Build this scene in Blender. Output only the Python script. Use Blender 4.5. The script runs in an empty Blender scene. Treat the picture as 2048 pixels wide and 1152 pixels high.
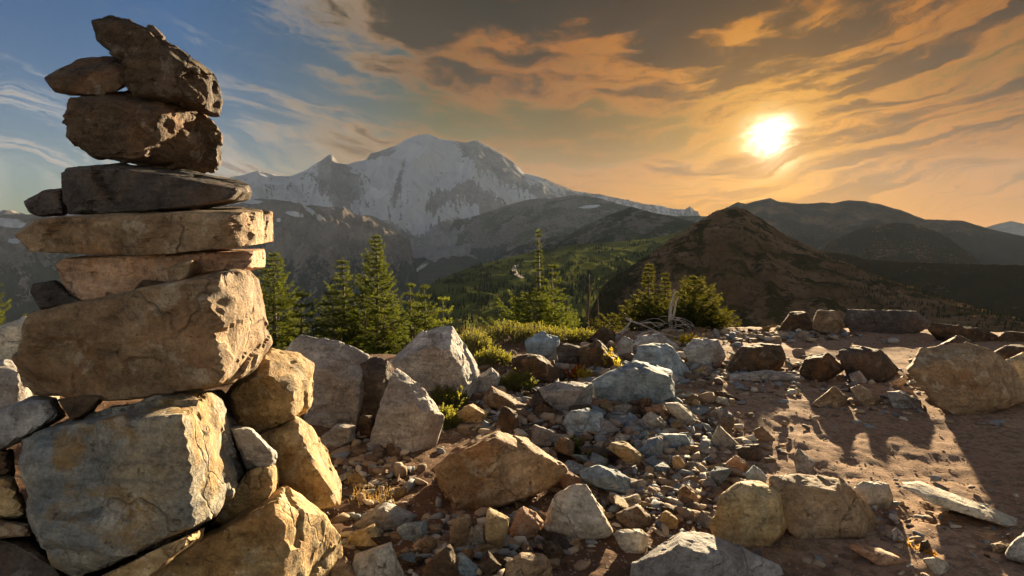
import bpy, bmesh, math, random
import numpy as np
from mathutils import Vector, Matrix

# ------------------------------------------------------------------ camera, sky, sun, exposure
scene = bpy.context.scene
COL = scene.collection
W, H, F = 2048.0, 1152.0, 1223.0            # photograph size and focal length in its pixels
PITCH = math.radians(5.65)
CAM = np.array([0.0, 0.0, 1.1])
EXPOSURE = 2.65
K = 2.0 ** -EXPOSURE

cam_data = bpy.data.cameras.new('camera')
cam_data.sensor_width = 36.0
cam_data.lens = 36.0 * F / W
cam_data.clip_start = 0.05
cam_data.clip_end = 120000.0
cam = bpy.data.objects.new('camera', cam_data)
COL.objects.link(cam)
cam.location = CAM
cam.rotation_euler = (math.radians(90) - PITCH, 0, 0)
scene.camera = cam


def ray(px, py):
    x = (px - W / 2) / F
    y = -(py - H / 2) / F
    return np.array([x, math.cos(PITCH) + y * math.sin(PITCH), -math.sin(PITCH) + y * math.cos(PITCH)])


def at(px, py, depth):
    """point on the ray of a pixel at a horizontal forward distance"""
    d = ray(px, py)
    return CAM + d * (depth / d[1])


def azel(px, py):
    d = ray(px, py)
    return math.atan2(d[0], d[1]), d[2] / math.hypot(d[0], d[1])


SUN_AZ, SUN_TAN = azel(1540, 285)
SUN_EL = math.atan(SUN_TAN)
SUN_DIR = Vector((math.sin(SUN_AZ) * math.cos(SUN_EL), math.cos(SUN_AZ) * math.cos(SUN_EL), math.sin(SUN_EL)))

sun_data = bpy.data.lights.new('sun', 'SUN')
sun_data.energy = 5.0
sun_data.angle = math.radians(1.0)
sun_data.color = (1.0, 0.76, 0.46)
sun = bpy.data.objects.new('sun', sun_data)
COL.objects.link(sun)
sun.rotation_euler = SUN_DIR.to_track_quat('Z', 'Y').to_euler()

scene.view_settings.view_transform = 'Standard'
scene.view_settings.look = 'None'
scene.view_settings.exposure = EXPOSURE
scene.view_settings.gamma = 1.0
scene.view_settings.use_curve_mapping = False
scene.render.engine = 'CYCLES'
scene.cycles.use_denoising = True
scene.cycles.max_bounces = 6
scene.cycles.volume_bounces = 1
scene.cycles.transparent_max_bounces = 8
scene.cycles.sample_clamp_indirect = 4.0


# ------------------------------------------------------------------ node helper
class G:
    def __init__(self, nt):
        self.nt = nt
        nt.nodes.clear()

    def n(self, kind, **props):
        nd = self.nt.nodes.new(kind)
        for k, v in props.items():
            setattr(nd, k, v)
        return nd

    def put(self, sock, v):
        if v is None:
            return
        if hasattr(v, 'is_output'):
            self.nt.links.new(v, sock)
        elif isinstance(v, (tuple, list)) and len(v) == 3 and sock.type == 'RGBA':
            sock.default_value = (*v, 1)
        else:
            sock.default_value = v

    def m(self, op, a, b=None, c=None, clamp=False):
        nd = self.n('ShaderNodeMath', operation=op, use_clamp=clamp)
        for i, v in enumerate((a, b, c)):
            self.put(nd.inputs[i], v)
        return nd.outputs[0]

    def v(self, op, a, b=None, out=0):
        nd = self.n('ShaderNodeVectorMath', operation=op)
        self.put(nd.inputs[0], a)
        if op == 'SCALE':
            self.put(nd.inputs[3], b)
        else:
            self.put(nd.inputs[1], b)
        return nd.outputs[out]

    def xyz(self, x, y, z):
        nd = self.n('ShaderNodeCombineXYZ')
        for i, v in enumerate((x, y, z)):
            self.put(nd.inputs[i], v)
        return nd.outputs[0]

    def sep(self, v):
        nd = self.n('ShaderNodeSeparateXYZ')
        self.put(nd.inputs[0], v)
        return nd.outputs

    def noise(self, vec, scale, detail=4, rough=0.55, dist=0.0, out=0, lac=2.0):
        nd = self.n('ShaderNodeTexNoise')
        self.put(nd.inputs['Vector'], vec)
        self.put(nd.inputs['Scale'], scale)
        self.put(nd.inputs['Detail'], detail)
        self.put(nd.inputs['Roughness'], rough)
        self.put(nd.inputs['Lacunarity'], lac)
        self.put(nd.inputs['Distortion'], dist)
        return nd.outputs[out]

    def vor(self, vec, scale, feature='F1', out=0, rand=1.0):
        nd = self.n('ShaderNodeTexVoronoi', feature=feature)
        self.put(nd.inputs['Vector'], vec)
        self.put(nd.inputs['Scale'], scale)
        self.put(nd.inputs['Randomness'], rand)
        return nd.outputs[out]

    def ss(self, x, lo, hi, a=0.0, b=1.0):
        nd = self.n('ShaderNodeMapRange', interpolation_type='SMOOTHSTEP')
        for i, v in enumerate((x, lo, hi, a, b)):
            self.put(nd.inputs[i], v)
        return nd.outputs[0]

    def mix(self, f, a, b, blend='MIX'):
        nd = self.n('ShaderNodeMix', data_type='RGBA', blend_type=blend)
        self.put(nd.inputs[0], f)
        self.put(nd.inputs[6], a)
        self.put(nd.inputs[7], b)
        return nd.outputs[2]

    def ramp(self, f, stops, interp='LINEAR'):
        nd = self.n('ShaderNodeValToRGB')
        cr = nd.color_ramp
        cr.interpolation = interp
        while len(cr.elements) < len(stops):
            cr.elements.new(0.5)
        for e, (p, c) in zip(cr.elements, stops):
            e.position = p
            e.color = (*c, 1)
        self.put(nd.inputs[0], f)
        return nd.outputs[0]

    def bump(self, h, strength=0.5, dist=0.01, normal=None):
        nd = self.n('ShaderNodeBump')
        self.put(nd.inputs['Strength'], strength)
        self.put(nd.inputs['Distance'], dist)
        self.put(nd.inputs['Height'], h)
        if normal is not None:
            self.put(nd.inputs['Normal'], normal)
        return nd.outputs[0]

    def attr(self, name, out=2):
        return self.n('ShaderNodeAttribute', attribute_name=name).outputs[out]

    def obj_coord(self, out=3):
        return self.n('ShaderNodeTexCoord').outputs[out]

    def surface(self, color, rough=0.9, normal=None, spec=0.2, trans=None):
        b = self.n('ShaderNodeBsdfPrincipled')
        self.put(b.inputs['Base Color'], color)
        self.put(b.inputs['Roughness'], rough)
        self.put(b.inputs['Specular IOR Level'], spec)
        if normal is not None:
            self.put(b.inputs['Normal'], normal)
        o = self.n('ShaderNodeOutputMaterial')
        sh = b.outputs[0]
        if trans is not None:
            t = self.n('ShaderNodeBsdfTranslucent')
            self.put(t.inputs[0], trans[1])
            mx = self.n('ShaderNodeMixShader')
            self.put(mx.inputs[0], trans[0])
            self.nt.links.new(sh, mx.inputs[1])
            self.nt.links.new(t.outputs[0], mx.inputs[2])
            sh = mx.outputs[0]
        self.nt.links.new(sh, o.inputs[0])


def material(name):
    mt = bpy.data.materials.new(name)
    mt.use_nodes = True
    return mt, G(mt.node_tree)


# ------------------------------------------------------------------ world: evening sky with streaked cirrus
world = bpy.data.worlds.new('World')
scene.world = world
world.use_nodes = True
g = G(world.node_tree)
sky = g.n('ShaderNodeTexSky', sky_type='NISHITA')
sky.sun_disc = False
sky.sun_elevation = SUN_EL
sky.sun_rotation = SUN_AZ
sky.altitude = 2000.0
sky.air_density = 1.0
sky.dust_density = 0.6
sky.ozone_density = 2.0

dirv = g.v('NORMALIZE', g.obj_coord(0))
dx, dy, dz = g.sep(dirv)
cosang = g.v('DOT_PRODUCT', dirv, tuple(SUN_DIR), out=1)
ang = g.m('MULTIPLY', g.m('ARCCOSINE', g.m('MINIMUM', cosang, 1.0)), 180 / math.pi)   # degrees from the sun
angn = g.m('DIVIDE', ang, 90.0)
az = g.m('ARCTAN2', dx, dy)
el = g.m('ARCSINE', dz)
# long cirrus fibres: they sag towards the mountain and crowd together at the horizon
q0 = g.xyz(g.m('MULTIPLY', az, 3.0), g.m('MULTIPLY', el, 9.0), 0.0)
w1 = g.m('SUBTRACT', g.noise(q0, 1.0, 5, 0.55), 0.5)
w2 = g.m('SUBTRACT', g.noise(q0, 4.2, 5, 0.60), 0.5)
azs = g.m('SUBTRACT', az, 0.10)
sag = g.m('MULTIPLY', g.m('MINIMUM', g.m('MULTIPLY', azs, azs), 0.6), 0.30)
e1 = g.m('ADD', g.m('SUBTRACT', el, sag), g.m('ADD', g.m('MULTIPLY', w1, 0.11), g.m('MULTIPLY', w2, 0.030)))
cv = g.m('DIVIDE', 1.0, g.m('ADD', g.m('MAXIMUM', e1, -0.10), 0.25))
fib = g.noise(g.xyz(g.m('MULTIPLY', az, 5.0), g.m('MULTIPLY', cv, 5.0), 3.1), 1.0, 12, 0.70, 0.08)
mid = g.noise(g.xyz(g.m('MULTIPLY', az, 2.6), g.m('MULTIPLY', cv, 2.1), 5.5), 1.0, 7, 0.60, 0.12)
big = g.noise(g.xyz(g.m('MULTIPLY', az, 1.5), g.m('MULTIPLY', cv, 0.9), 7.7), 1.0, 3, 0.5)
side = g.ss(g.m('ADD', az, g.m('MULTIPLY', g.m('SUBTRACT', 0.35, el), 0.5)), -0.52, 0.10)      # the sheet of cloud ends to the left of the mountain
fc_ = g.m('MULTIPLY', g.m('SUBTRACT', fib, 0.5), 3.0)
mc_ = g.m('MULTIPLY', g.m('SUBTRACT', mid, 0.5), 2.4)
bc_ = g.m('MULTIPLY', g.m('SUBTRACT', big, 0.5), 1.6)
dens = g.m('ADD', g.m('ADD', fc_, mc_), bc_)
dens = g.m('ADD', dens, g.m('ADD', g.m('MULTIPLY', side, 0.42), -0.08))
dens = g.m('ADD', dens, g.m('MULTIPLY', g.ss(el, 0.14, 0.36), g.m('MULTIPLY', side, 0.65)))
alpha = g.ss(dens, -0.15, 0.50)
alpha = g.m('MULTIPLY', alpha, g.ss(el, -0.01, 0.06))
thick = g.ss(g.m('ADD', dens, g.m('MULTIPLY', fc_, 0.6)), 0.05, 0.85)
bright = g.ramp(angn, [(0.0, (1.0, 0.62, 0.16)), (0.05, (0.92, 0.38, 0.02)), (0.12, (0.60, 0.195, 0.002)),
                       (0.22, (0.44, 0.128, 0.001)), (0.33, (0.32, 0.105, 0.006)), (0.43, (0.40, 0.27, 0.15)), (0.58, (0.52, 0.52, 0.50)), (0.85, (0.34, 0.34, 0.34)), (1.0, (0.32, 0.31, 0.31))])  # last stops, as in dark: unseen cloud behind camera, brightened to add fill
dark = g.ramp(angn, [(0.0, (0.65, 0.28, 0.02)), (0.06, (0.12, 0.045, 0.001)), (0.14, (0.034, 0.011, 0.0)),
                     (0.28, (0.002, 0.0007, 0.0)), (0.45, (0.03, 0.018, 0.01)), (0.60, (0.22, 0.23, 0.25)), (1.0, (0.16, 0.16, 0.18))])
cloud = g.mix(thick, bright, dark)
# sunlight soaking through the cloud around the sun
glow = g.m('POWER', 2.718, g.m('MULTIPLY', g.m('POWER', g.m('DIVIDE', g.m('MAXIMUM', 0.0, g.m('ADD', ang, g.m('MULTIPLY', g.m('ADD', mc_, fc_), 1.0))), 1.42), 2.0), -1.0))
halo = g.m('POWER', 2.718, g.m('MULTIPLY', g.m('DIVIDE', ang, 5.0), -1.0))
ragged = g.ss(dens, 0.9, -0.1, 0.35, 1.3)
hglow = g.m('MULTIPLY', g.m('POWER', 2.718, g.m('MULTIPLY', g.m('MAXIMUM', el, 0.0), -11.0)), g.m('POWER', 2.718, g.m('MULTIPLY', g.m('ABSOLUTE', g.m('SUBTRACT', az, SUN_AZ - 0.0)), -1.6)))
horc = g.v('SCALE', g.xyz(1.0, 0.42, 0.0), g.m('MULTIPLY', hglow, 1.15))
glowc = g.v('SCALE', g.xyz(1.0, 0.88, 0.62), g.m('MULTIPLY', g.m('MULTIPLY', glow, ragged), 5.0))
haloc = g.v('SCALE', g.xyz(1.0, 0.58, 0.10), g.m('MULTIPLY', g.m('MULTIPLY', halo, ragged), 0.42))
SKYK = 0.019
hsv = g.n('ShaderNodeHueSaturation')
hsv.inputs['Saturation'].default_value = 1.35
g.put(hsv.inputs['Color'], g.v('SCALE', sky.outputs[0], SKYK))
lum = g.v('DOT_PRODUCT', hsv.outputs[0], (0.3, 0.5, 0.2), out=1)
tint = g.ramp(angn, [(0.0, (0.9, 0.42, 0.02)), (0.18, (0.60, 0.22, 0.002)), (0.32, (0.50, 0.32, 0.07)), (0.42, (0.45, 0.50, 0.44)), (0.56, (0.05, 0.74, 1.0)), (1.0, (0.40, 0.70, 1.0))])
clear = g.v('MULTIPLY', hsv.outputs[0], tint)
clear = g.v('SCALE', clear, g.m('DIVIDE', 1.0, g.m('ADD', 1.0, g.m('MULTIPLY', lum, 16.0))))
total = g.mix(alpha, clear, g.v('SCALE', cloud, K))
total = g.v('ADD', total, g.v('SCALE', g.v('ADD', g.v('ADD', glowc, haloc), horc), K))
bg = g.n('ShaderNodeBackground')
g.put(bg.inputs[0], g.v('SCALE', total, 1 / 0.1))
bg.inputs[1].default_value = 0.1
wo = g.n('ShaderNodeOutputWorld')
g.nt.links.new(bg.outputs[0], wo.inputs[0])


# ------------------------------------------------------------------ numpy noise
_rs = np.random.RandomState(11)
_PERM = np.concatenate([_rs.permutation(256)] * 3)
_GR2 = np.array([[math.cos(a), math.sin(a)] for a in np.linspace(0, 2 * math.pi, 16, endpoint=False)])
_GR3 = _rs.normal(size=(64, 3))
_GR3 /= np.linalg.norm(_GR3, axis=1)[:, None]


def perlin2(x, y):
    x = np.asarray(x, float); y = np.asarray(y, float)
    xi = np.floor(x).astype(int); yi = np.floor(y).astype(int)
    xf = x - xi; yf = y - yi
    u = xf * xf * xf * (xf * (xf * 6 - 15) + 10); v = yf * yf * yf * (yf * (yf * 6 - 15) + 10)

    def gr(ix, iy, fx, fy):
        h = _PERM[_PERM[ix & 255] + (iy & 255)] & 15
        return _GR2[h, 0] * fx + _GR2[h, 1] * fy
    a = gr(xi, yi, xf, yf); b = gr(xi + 1, yi, xf - 1, yf)
    c = gr(xi, yi + 1, xf, yf - 1); d = gr(xi + 1, yi + 1, xf - 1, yf - 1)
    return ((a + u * (b - a)) + v * ((c + u * (d - c)) - (a + u * (b - a)))) * 1.5


def fbm2(x, y, oct=5, gain=0.5, ridged=False):
    s = 0.0; a = 1.0; t = 0.0
    for i in range(oct):
        n = perlin2(x * 2 ** i + 17.3 * i, y * 2 ** i + 9.1 * i)
        if ridged:
            n = 1 - 2 * np.abs(n)
        s = s + a * n; t += a; a *= gain
    return s / t


def perlin3(p):
    pi = np.floor(p).astype(int); pf = p - pi
    w = pf * pf * pf * (pf * (pf * 6 - 15) + 10)
    out = 0.0
    for i in (0, 1):
        for j in (0, 1):
            for k in (0, 1):
                h = _PERM[_PERM[_PERM[(pi[:, 0] + i) & 255] + ((pi[:, 1] + j) & 255)] + ((pi[:, 2] + k) & 255)] & 63
                gv = _GR3[h]
                dot = gv[:, 0] * (pf[:, 0] - i) + gv[:, 1] * (pf[:, 1] - j) + gv[:, 2] * (pf[:, 2] - k)
                out = out + dot * (w[:, 0] if i else 1 - w[:, 0]) * (w[:, 1] if j else 1 - w[:, 1]) * (w[:, 2] if k else 1 - w[:, 2])
    return out * 1.5


def fbm3(p, oct=4, gain=0.5, ridged=False):
    s = 0.0; a = 1.0; t = 0.0
    for i in range(oct):
        n = perlin3(p * 2 ** i + 13.7 * i)
        if ridged:
            n = 1 - 2 * np.abs(n)
        s = s + a * n; t += a; a *= gain
    return s / t


def sstep(x, a, b):
    t = np.clip((np.asarray(x, float) - a) / (b - a), 0, 1)
    return t * t * (3 - 2 * t)


# ------------------------------------------------------------------ mesh helpers
def mesh_np(name, verts, faces, smooth=True):
    """faces: (n,3) or (n,4) int array"""
    me = bpy.data.meshes.new(name)
    verts = np.ascontiguousarray(verts, np.float32)
    faces = np.ascontiguousarray(faces, np.int32)
    nf, k = faces.shape
    me.vertices.add(len(verts)); me.vertices.foreach_set('co', verts.ravel())
    me.loops.add(nf * k); me.loops.foreach_set('vertex_index', faces.ravel())
    me.polygons.add(nf)
    me.polygons.foreach_set('loop_start', np.arange(0, nf * k, k, dtype=np.int32))
    if smooth:
        me.polygons.foreach_set('use_smooth', np.ones(nf, bool))
    me.update(calc_edges=True)
    return me


def add_attr(me, name, vals):
    a = me.attributes.new(name, 'FLOAT', 'POINT')
    a.data.foreach_set('value', np.ascontiguousarray(vals, np.float32).ravel())


def link(name, me, mat=None, parent=None, label=None, category=None, group=None, kind=None):
    o = bpy.data.objects.new(name, me)
    COL.objects.link(o)
    if mat is not None and me is not None and not me.materials:
        me.materials.append(mat)
    if parent is not None:
        o.parent = parent
    if label: o['label'] = label
    if category: o['category'] = category
    if group: o['group'] = group
    if kind: o['kind'] = kind
    return o


def grid_faces(n, m):
    i = np.arange(n - 1)[:, None] * m + np.arange(m - 1)[None, :]
    return np.stack([i, i + 1, i + m + 1, i + m], -1).reshape(-1, 4)

# ------------------------------------------------------------------ land materials
def land_material(name, soil, soil2, veg, scale, forest=(0.016, 0.028, 0.026), snow=(0.50, 0.51, 0.52)):
    mt, g = material(name)
    p = g.obj_coord()
    n1 = g.noise(p, scale, 6, 0.62)
    n2 = g.noise(p, scale * 7.0, 5, 0.65)
    base = g.mix(g.ss(n1, 0.38, 0.62), soil, soil2)
    base = g.mix(g.m('MULTIPLY', g.ss(n2, 0.45, 0.65), 0.5), base, tuple(c * 0.55 for c in soil))
    vm = g.attr('veg')
    vm = g.ss(g.m('ADD', vm, g.m('MULTIPLY', g.m('SUBTRACT', n2, 0.5), 0.9)), 0.42, 0.58)
    vc = g.mix(g.ss(n1, 0.35, 0.65), veg, tuple(c * 0.6 for c in veg))
    base = g.mix(vm, base, vc)
    fm = g.attr('wood')
    fm = g.ss(g.m('ADD', fm, g.m('MULTIPLY', g.m('SUBTRACT', n2, 0.5), 1.1)), 0.44, 0.56)
    base = g.mix(fm, base, forest)
    sm = g.attr('snow')
    sm = g.ss(g.m('ADD', sm, g.m('MULTIPLY', g.m('SUBTRACT', n2, 0.5), 0.8)), 0.45, 0.55)
    base = g.mix(sm, base, snow)
    nb = g.bump(n2, 0.6, 0.12 / scale)
    g.surface(base, 1.0, nb, 0.0)
    return mt


M_VOLC = land_material('volcano_ground', (0.20, 0.19, 0.185), (0.28, 0.265, 0.25), (0.05, 0.06, 0.03), 0.0022)
M_RIDGE = land_material('alpine_ground', (0.13, 0.11, 0.095), (0.19, 0.16, 0.14), (0.055, 0.065, 0.028), 0.0035)
M_MEADOW = land_material('meadow_ground', (0.14, 0.12, 0.05), (0.17, 0.145, 0.065), (0.110, 0.125, 0.032), 0.012)
M_BROWN = land_material('brown_hill_ground', (0.125, 0.076, 0.036), (0.19, 0.122, 0.066), (0.066, 0.050, 0.018), 0.011, forest=(0.042, 0.034, 0.012))


def landform(name, knots, r0, zb, mat, nth, nr, gully, gl, seed, back=None, jag=0.0, concave=1.5, masks=None, ends=(0.06, 0.06), sink=-900, label=None):
    """A mountain whose crest passes through the knots (pixel x, pixel y, distance) and which falls
    to height zb at the distance r0 in front of it and as far again behind."""
    A = np.array([(*azel(k[0], k[1]), k[2]) for k in knots])
    th = np.linspace(A[0, 0], A[-1, 0], nth)
    tanel = np.interp(th, A[:, 0], A[:, 1]); D = np.interp(th, A[:, 0], A[:, 2])
    jg = jag * fbm2(th * 60.0 + seed, th * 0 + seed, 5, 0.6) * D
    r0v = np.interp(th, A[:, 0], [k[3] if len(k) > 3 else r0 for k in knots])
    zbv = np.interp(th, A[:, 0], [k[4] if len(k) > 4 else zb for k in knots])
    zs = CAM[2] + D * tanel
    nb = max(8, nr // 6)
    t = np.concatenate([np.linspace(1, 0, nr) ** 1.15, -np.linspace(0, 1, nb + 1)[1:]])
    T, TH = np.meshgrid(t, th)
    Dm = D[:, None]; R0 = r0v[:, None]; ZB = zbv[:, None]; ZS = zs[:, None]
    bw = (back or 1.0)
    R = np.where(T >= 0, Dm - (Dm - R0) * T, Dm + (Dm - R0) * bw * (-T))
    ta = np.abs(T)
    prof = 1 - (1 - ta) ** concave
    ZB = np.where(T >= 0, ZB, np.minimum(ZB, ZS) - 0.3 * (Dm - R0) * bw)
    Z = ZS + (ZB - ZS) * prof + jg[:, None] * np.exp(-ta * 14)
    u = TH * Dm / gl + seed; v = R / gl * 0.42 + seed * 1.7
    wx = fbm2(u * 0.7 + 5, v * 1.6 + 2, 3) * 0.55
    gn = fbm2(u + wx, v + wx * 0.6, 6, 0.52, ridged=True)
    gn2 = fbm2(u * 2.1 + 31, v * 4.6 + 7, 5, 0.55)
    env = sstep(ta, 0.0, 0.22) * (1 - 0.55 * sstep(ta, 0.6, 1.0)) + 0.05
    Z = Z + gully * env * (gn * 0.9 + gn2 * 0.6) - gully * 0.25 * env
    q = np.arange(nth) / (nth - 1.0)
    endf = (sstep(q, 0, ends[0]) * sstep(q, 1, 1 - ends[1]))[:, None]
    Z = Z * endf + np.minimum(Z, sink) * (1 - endf)
    X = R * np.sin(TH); Y = R * np.cos(TH)
    P = np.stack([X, Y, Z], -1).reshape(-1, 3)
    me = mesh_np(name, P, grid_faces(nth, len(t))[:, ::-1])
    # pixel position of each vertex, only to know where snow and woods lie
    zc = P[:, 1] * math.cos(PITCH) - (P[:, 2] - CAM[2]) * math.sin(PITCH)
    yc = P[:, 1] * math.sin(PITCH) + (P[:, 2] - CAM[2]) * math.cos(PITCH)
    px = W / 2 + F * P[:, 0] / zc; py = H / 2 - F * yc / zc
    gx = np.gradient(Z, axis=0).ravel()
    slope = np.abs(np.gradient(Z, axis=1) / np.maximum(np.abs(np.gradient(R, axis=1)), 1e-6)).ravel()
    mk = masks(px, py, P, T.ravel(), gn.ravel(), gn2.ravel(), slope) if masks else {}
    for k in ('snow', 'veg', 'wood'):
        add_attr(me, k, mk.get(k, np.zeros(len(P))) * np.ones(len(P)))
    o = link(name, me, mat, kind='structure')
    if label:
        o['label'] = label
    return o, P.reshape(nth, len(t), 3), th


def blob(px, py, x, y, rx, ry, ang=0.0):
    c, s = math.cos(ang), math.sin(ang)
    a = (px - x) * c + (py - y) * s; b = -(px - x) * s + (py - y) * c
    return np.exp(-((a / rx) ** 2 + (b / ry) ** 2))


# --- the snow-covered volcano
def m_volc(px, py, P, T, gn, gn2, sl):
    snow = 0.86 + 0.34 * gn2 - 0.55 * np.clip(gn, 0, 1) ** 2 * 0.6
    az_ = np.arctan2(P[:, 0], P[:, 1]); r_ = np.hypot(P[:, 0], P[:, 1])
    rib = fbm2(az_ * 95.0 + 0.7 * gn2, r_ / 1900.0, 5, 0.6, ridged=True)
    snow -= 0.28 * sstep(rib, 0.45, 0.85) * sstep(py, 285, 380)
    snow -= 0.9 * blob(px, py, 660, 340, 28, 36) + 0.7 * blob(px, py, 755, 306, 34, 9, -0.3)      # small horn, shoulder
    snow -= 0.75 * blob(px, py, 985, 325, 95, 22, 0.62)                                           # dark cliffs right of the summit
    snow -= 0.75 * blob(px, py, 690, 385, 26, 34, 0.9) + 0.55 * blob(px, py, 797, 365, 7, 50, 0.25)
    snow -= 0.55 * blob(px, py, 880, 400, 40, 16, -0.6) + 0.5 * blob(px, py, 960, 395, 60, 22, 0.6)
    snow -= 1.3 * sstep(py, 425, 470) * (1 - blob(px, py, 830, 440, 60, 60)) + 0.25 * sstep(px, 1050, 1130)
    snow -= 0.6 * sstep(py, 400, 430) * sstep(px, 640, 560)
    return dict(snow=snow)


volc, _, _ = landform('mountain', [
    (-300, 445, 15000), (0, 432, 15000), (120, 428, 15000), (300, 395, 15000), (465, 355, 15000), (514, 343, 15000), (553, 351, 15000), (581, 353, 15000),
    (612, 341, 15000), (643, 321, 14600), (656, 311, 14500), (663, 309, 14500), (674, 323, 14600), (694, 329, 15000), (733, 319, 15000),
    (741, 308, 15000), (772, 298, 15000), (791, 292, 15000), (811, 280, 15000), (834, 271, 15000), (860, 269, 15000),
    (881, 278, 15000), (909, 282, 15000), (932, 285, 15000), (955, 281, 15000), (979, 294, 15000), (1002, 308, 15000),
    (1030, 327, 15000), (1049, 347, 15000), (1084, 355, 15000), (1127, 374, 15000), (1150, 383, 15000), (1193, 388, 15000),
    (1240, 397, 15000), (1285, 407, 15000), (1340, 417, 15000), (1400, 421, 15000), (1480, 424, 15000)],
    8600, -480, M_VOLC, 540, 190, 420, 1300, 3.1, back=0.8, jag=0.0016, concave=1.35, masks=m_volc,
    label='large snow covered volcano rising behind the valley')


# --- dark ridge on the left of the valley, snow patches near its crest
def m_left(px, py, P, T, gn, gn2, sl):
    snow = np.zeros(len(px))
    for (x, y, rx, ry, a) in ((505, 404, 20, 4, 0), (590, 428, 20, 5, 0.2), (620, 421, 14, 4, 0.5), (613, 408, 10, 3, 0), (640, 436, 6, 6, 0),
                              (558, 440, 6, 4, 0), (20, 446, 34, 9, 0.1), (95, 443, 26, 5, -0.5), (28, 482, 16, 5, 0.1), (150, 430, 30, 6, 0.2), (300, 430, 40, 6, 0)):
        snow += 1.3 * blob(px, py, x, y, rx, ry, a)
    wood = sstep(P[:, 2], 60, -520) * 0.85 + 0.55 * gn2 - 0.25 * gn
    veg = 0.42 + 0.6 * gn2 - 0.3 * gn
    return dict(snow=snow, veg=veg * sstep(P[:, 2], 250, -50), wood=wood)


landform('ridge', [
    (-350, 450, 9750), (-150, 440, 9750), (0, 432, 9750), (90, 428, 9750), (180, 420, 9750), (300, 415, 9450), (400, 412, 9300), (463, 410, 9150), (526, 398, 9000), (577, 403, 8850),
    (635, 411, 8700), (682, 415, 8550), (713, 429, 8400), (748, 433, 8250), (776, 450, 8100), (803, 470, 7950), (819, 490, 7800), (830, 512, 7650), (838, 534, 7500),
    (848, 556, 7350), (858, 572, 7200), (868, 590, 7050)],
    4200, -760, M_RIDGE, 360, 140, 330, 900, 8.4, jag=0.0022, concave=1.1, masks=m_left,
    label='dark alpine ridge with snow patches left of the valley')


# --- treeless ridges right of the valley, in front of the volcano's shoulder
def m_mid(px, py, P, T, gn, gn2, sl):
    snow = 0.0
    for (x, y, rx, ry, a) in ((1180, 413, 22, 3, -0.1), (1245, 407, 14, 2, 0.1), (1315, 433, 8, 2.5, 0), (1300, 428, 5, 2, 0)):
        snow = snow + 1.3 * blob(px, py, x, y, rx, ry, a)
    return dict(snow=snow, veg=0.5 + 0.5 * gn2, wood=sstep(P[:, 2], -150, -420) + 0.3 * gn2)


landform('ridge', [
    (770, 500, 10600, 9300, -470), (820, 478, 10600, 9300, -470), (850, 458, 10600, 9300, -470), (880, 446, 10500, 9200, -470), (910, 440, 10400, 9100, -470), (945, 434, 10300, 8700, -500), (987, 420, 10100, 7600, -560), (1030, 405, 10000), (1065, 397, 9875), (1105, 396, 9750), (1146, 390, 9625),
    (1193, 394, 9375), (1239, 408, 9000), (1299, 424, 8500), (1355, 433, 8000), (1400, 432, 7625), (1440, 436, 7500), (1520, 460, 7250)],
    5600, -640, M_RIDGE, 260, 110, 190, 950, 21.3, jag=0.0012, concave=1.25, masks=m_mid,
    label='bare rounded ridge between the volcano and the meadows')

landform('ridge', [
    (960, 540, 4800), (1000, 512, 4700), (1040, 492, 4600), (1090, 478, 4500), (1150, 462, 4400), (1215, 432, 4300), (1262, 414, 4200), (1300, 424, 4100), (1380, 442, 4000), (1440, 452, 3900), (1520, 470, 3900)],
    2700, -420, M_RIDGE, 200, 70, 90, 420, 33.7, jag=0.001, concave=1.2,
    masks=lambda px, py, P, T, gn, gn2, sl: dict(veg=0.55 + 0.4 * gn2, wood=sstep(py, 455, 490) * 0.55 + 0.3 * gn2),
    label='low dark spur behind the sunlit meadows')


# --- sunlit meadow shelf with scattered firs
def meadow_wood(px, py):
    w = 0.9 * blob(px, py, 980, 590, 150, 26, -0.12) + 0.8 * blob(px, py, 930, 552, 70, 16, -0.25) + 0.7 * blob(px, py, 1130, 570, 60, 36, -0.3)
    w = w + 0.75 * blob(px, py, 1230, 560, 90, 34, -0.5) + 0.6 * blob(px, py, 1100, 500, 50, 7, -0.2) + 0.5 * blob(px, py, 1180, 506, 60, 6, -0.2)
    return w


def m_meadow(px, py, P, T, gn, gn2, sl):
    n = fbm2(px / 26.0, py / 9.0, 4)
    return dict(veg=0.75 + 0.4 * gn2, wood=meadow_wood(px, py) * 0.5 + 0.10 * n - 0.12)


meadow, MP, mth = landform('meadow', [
    (540, 690, 2000), (690, 645, 2050), (780, 606, 2100), (850, 573, 2150), (900, 550, 2250), (950, 532, 2350), (1030, 512, 2500), (1090, 498, 2700), (1150, 488, 2900), (1220, 483, 3000), (1300, 478, 3000),
    (1350, 466, 2900), (1400, 446, 2600), (1440, 430, 2300), (1520, 440, 2200)],
    620, -170, M_MEADOW, 260, 110, 16, 260, 41.9, concave=1.0, ends=(0.32, 0.05), masks=m_meadow,
    label='green meadow shelf dotted with firs above the valley')


# --- the near brown peak
def m_peak(px, py, P, T, gn, gn2, sl):
    wood = 0.36 + 0.5 * gn2
    for (x, y, rx, ry, a, s) in ((1400, 470, 60, 12, 0.5, -0.6), (1480, 540, 10, 60, -0.2, -0.45), (1560, 520, 12, 70, 0.5, -0.4), (1610, 570, 10, 60, -0.75, -0.6),
                                 (1540, 620, 70, 26, 0, -0.9), (1280, 610, 40, 24, 0, -0.9), (1400, 520, 9, 45, -0.3, -0.4), (1720, 610, 40, 12, 0.5, -0.4)):
        wood = wood + s * blob(px, py, x, y, rx, ry, a)
    wood = wood + 0.35 * sstep(px, 1330, 1230)
    return dict(veg=0.45 + 0.5 * gn2, wood=wood)


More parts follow.
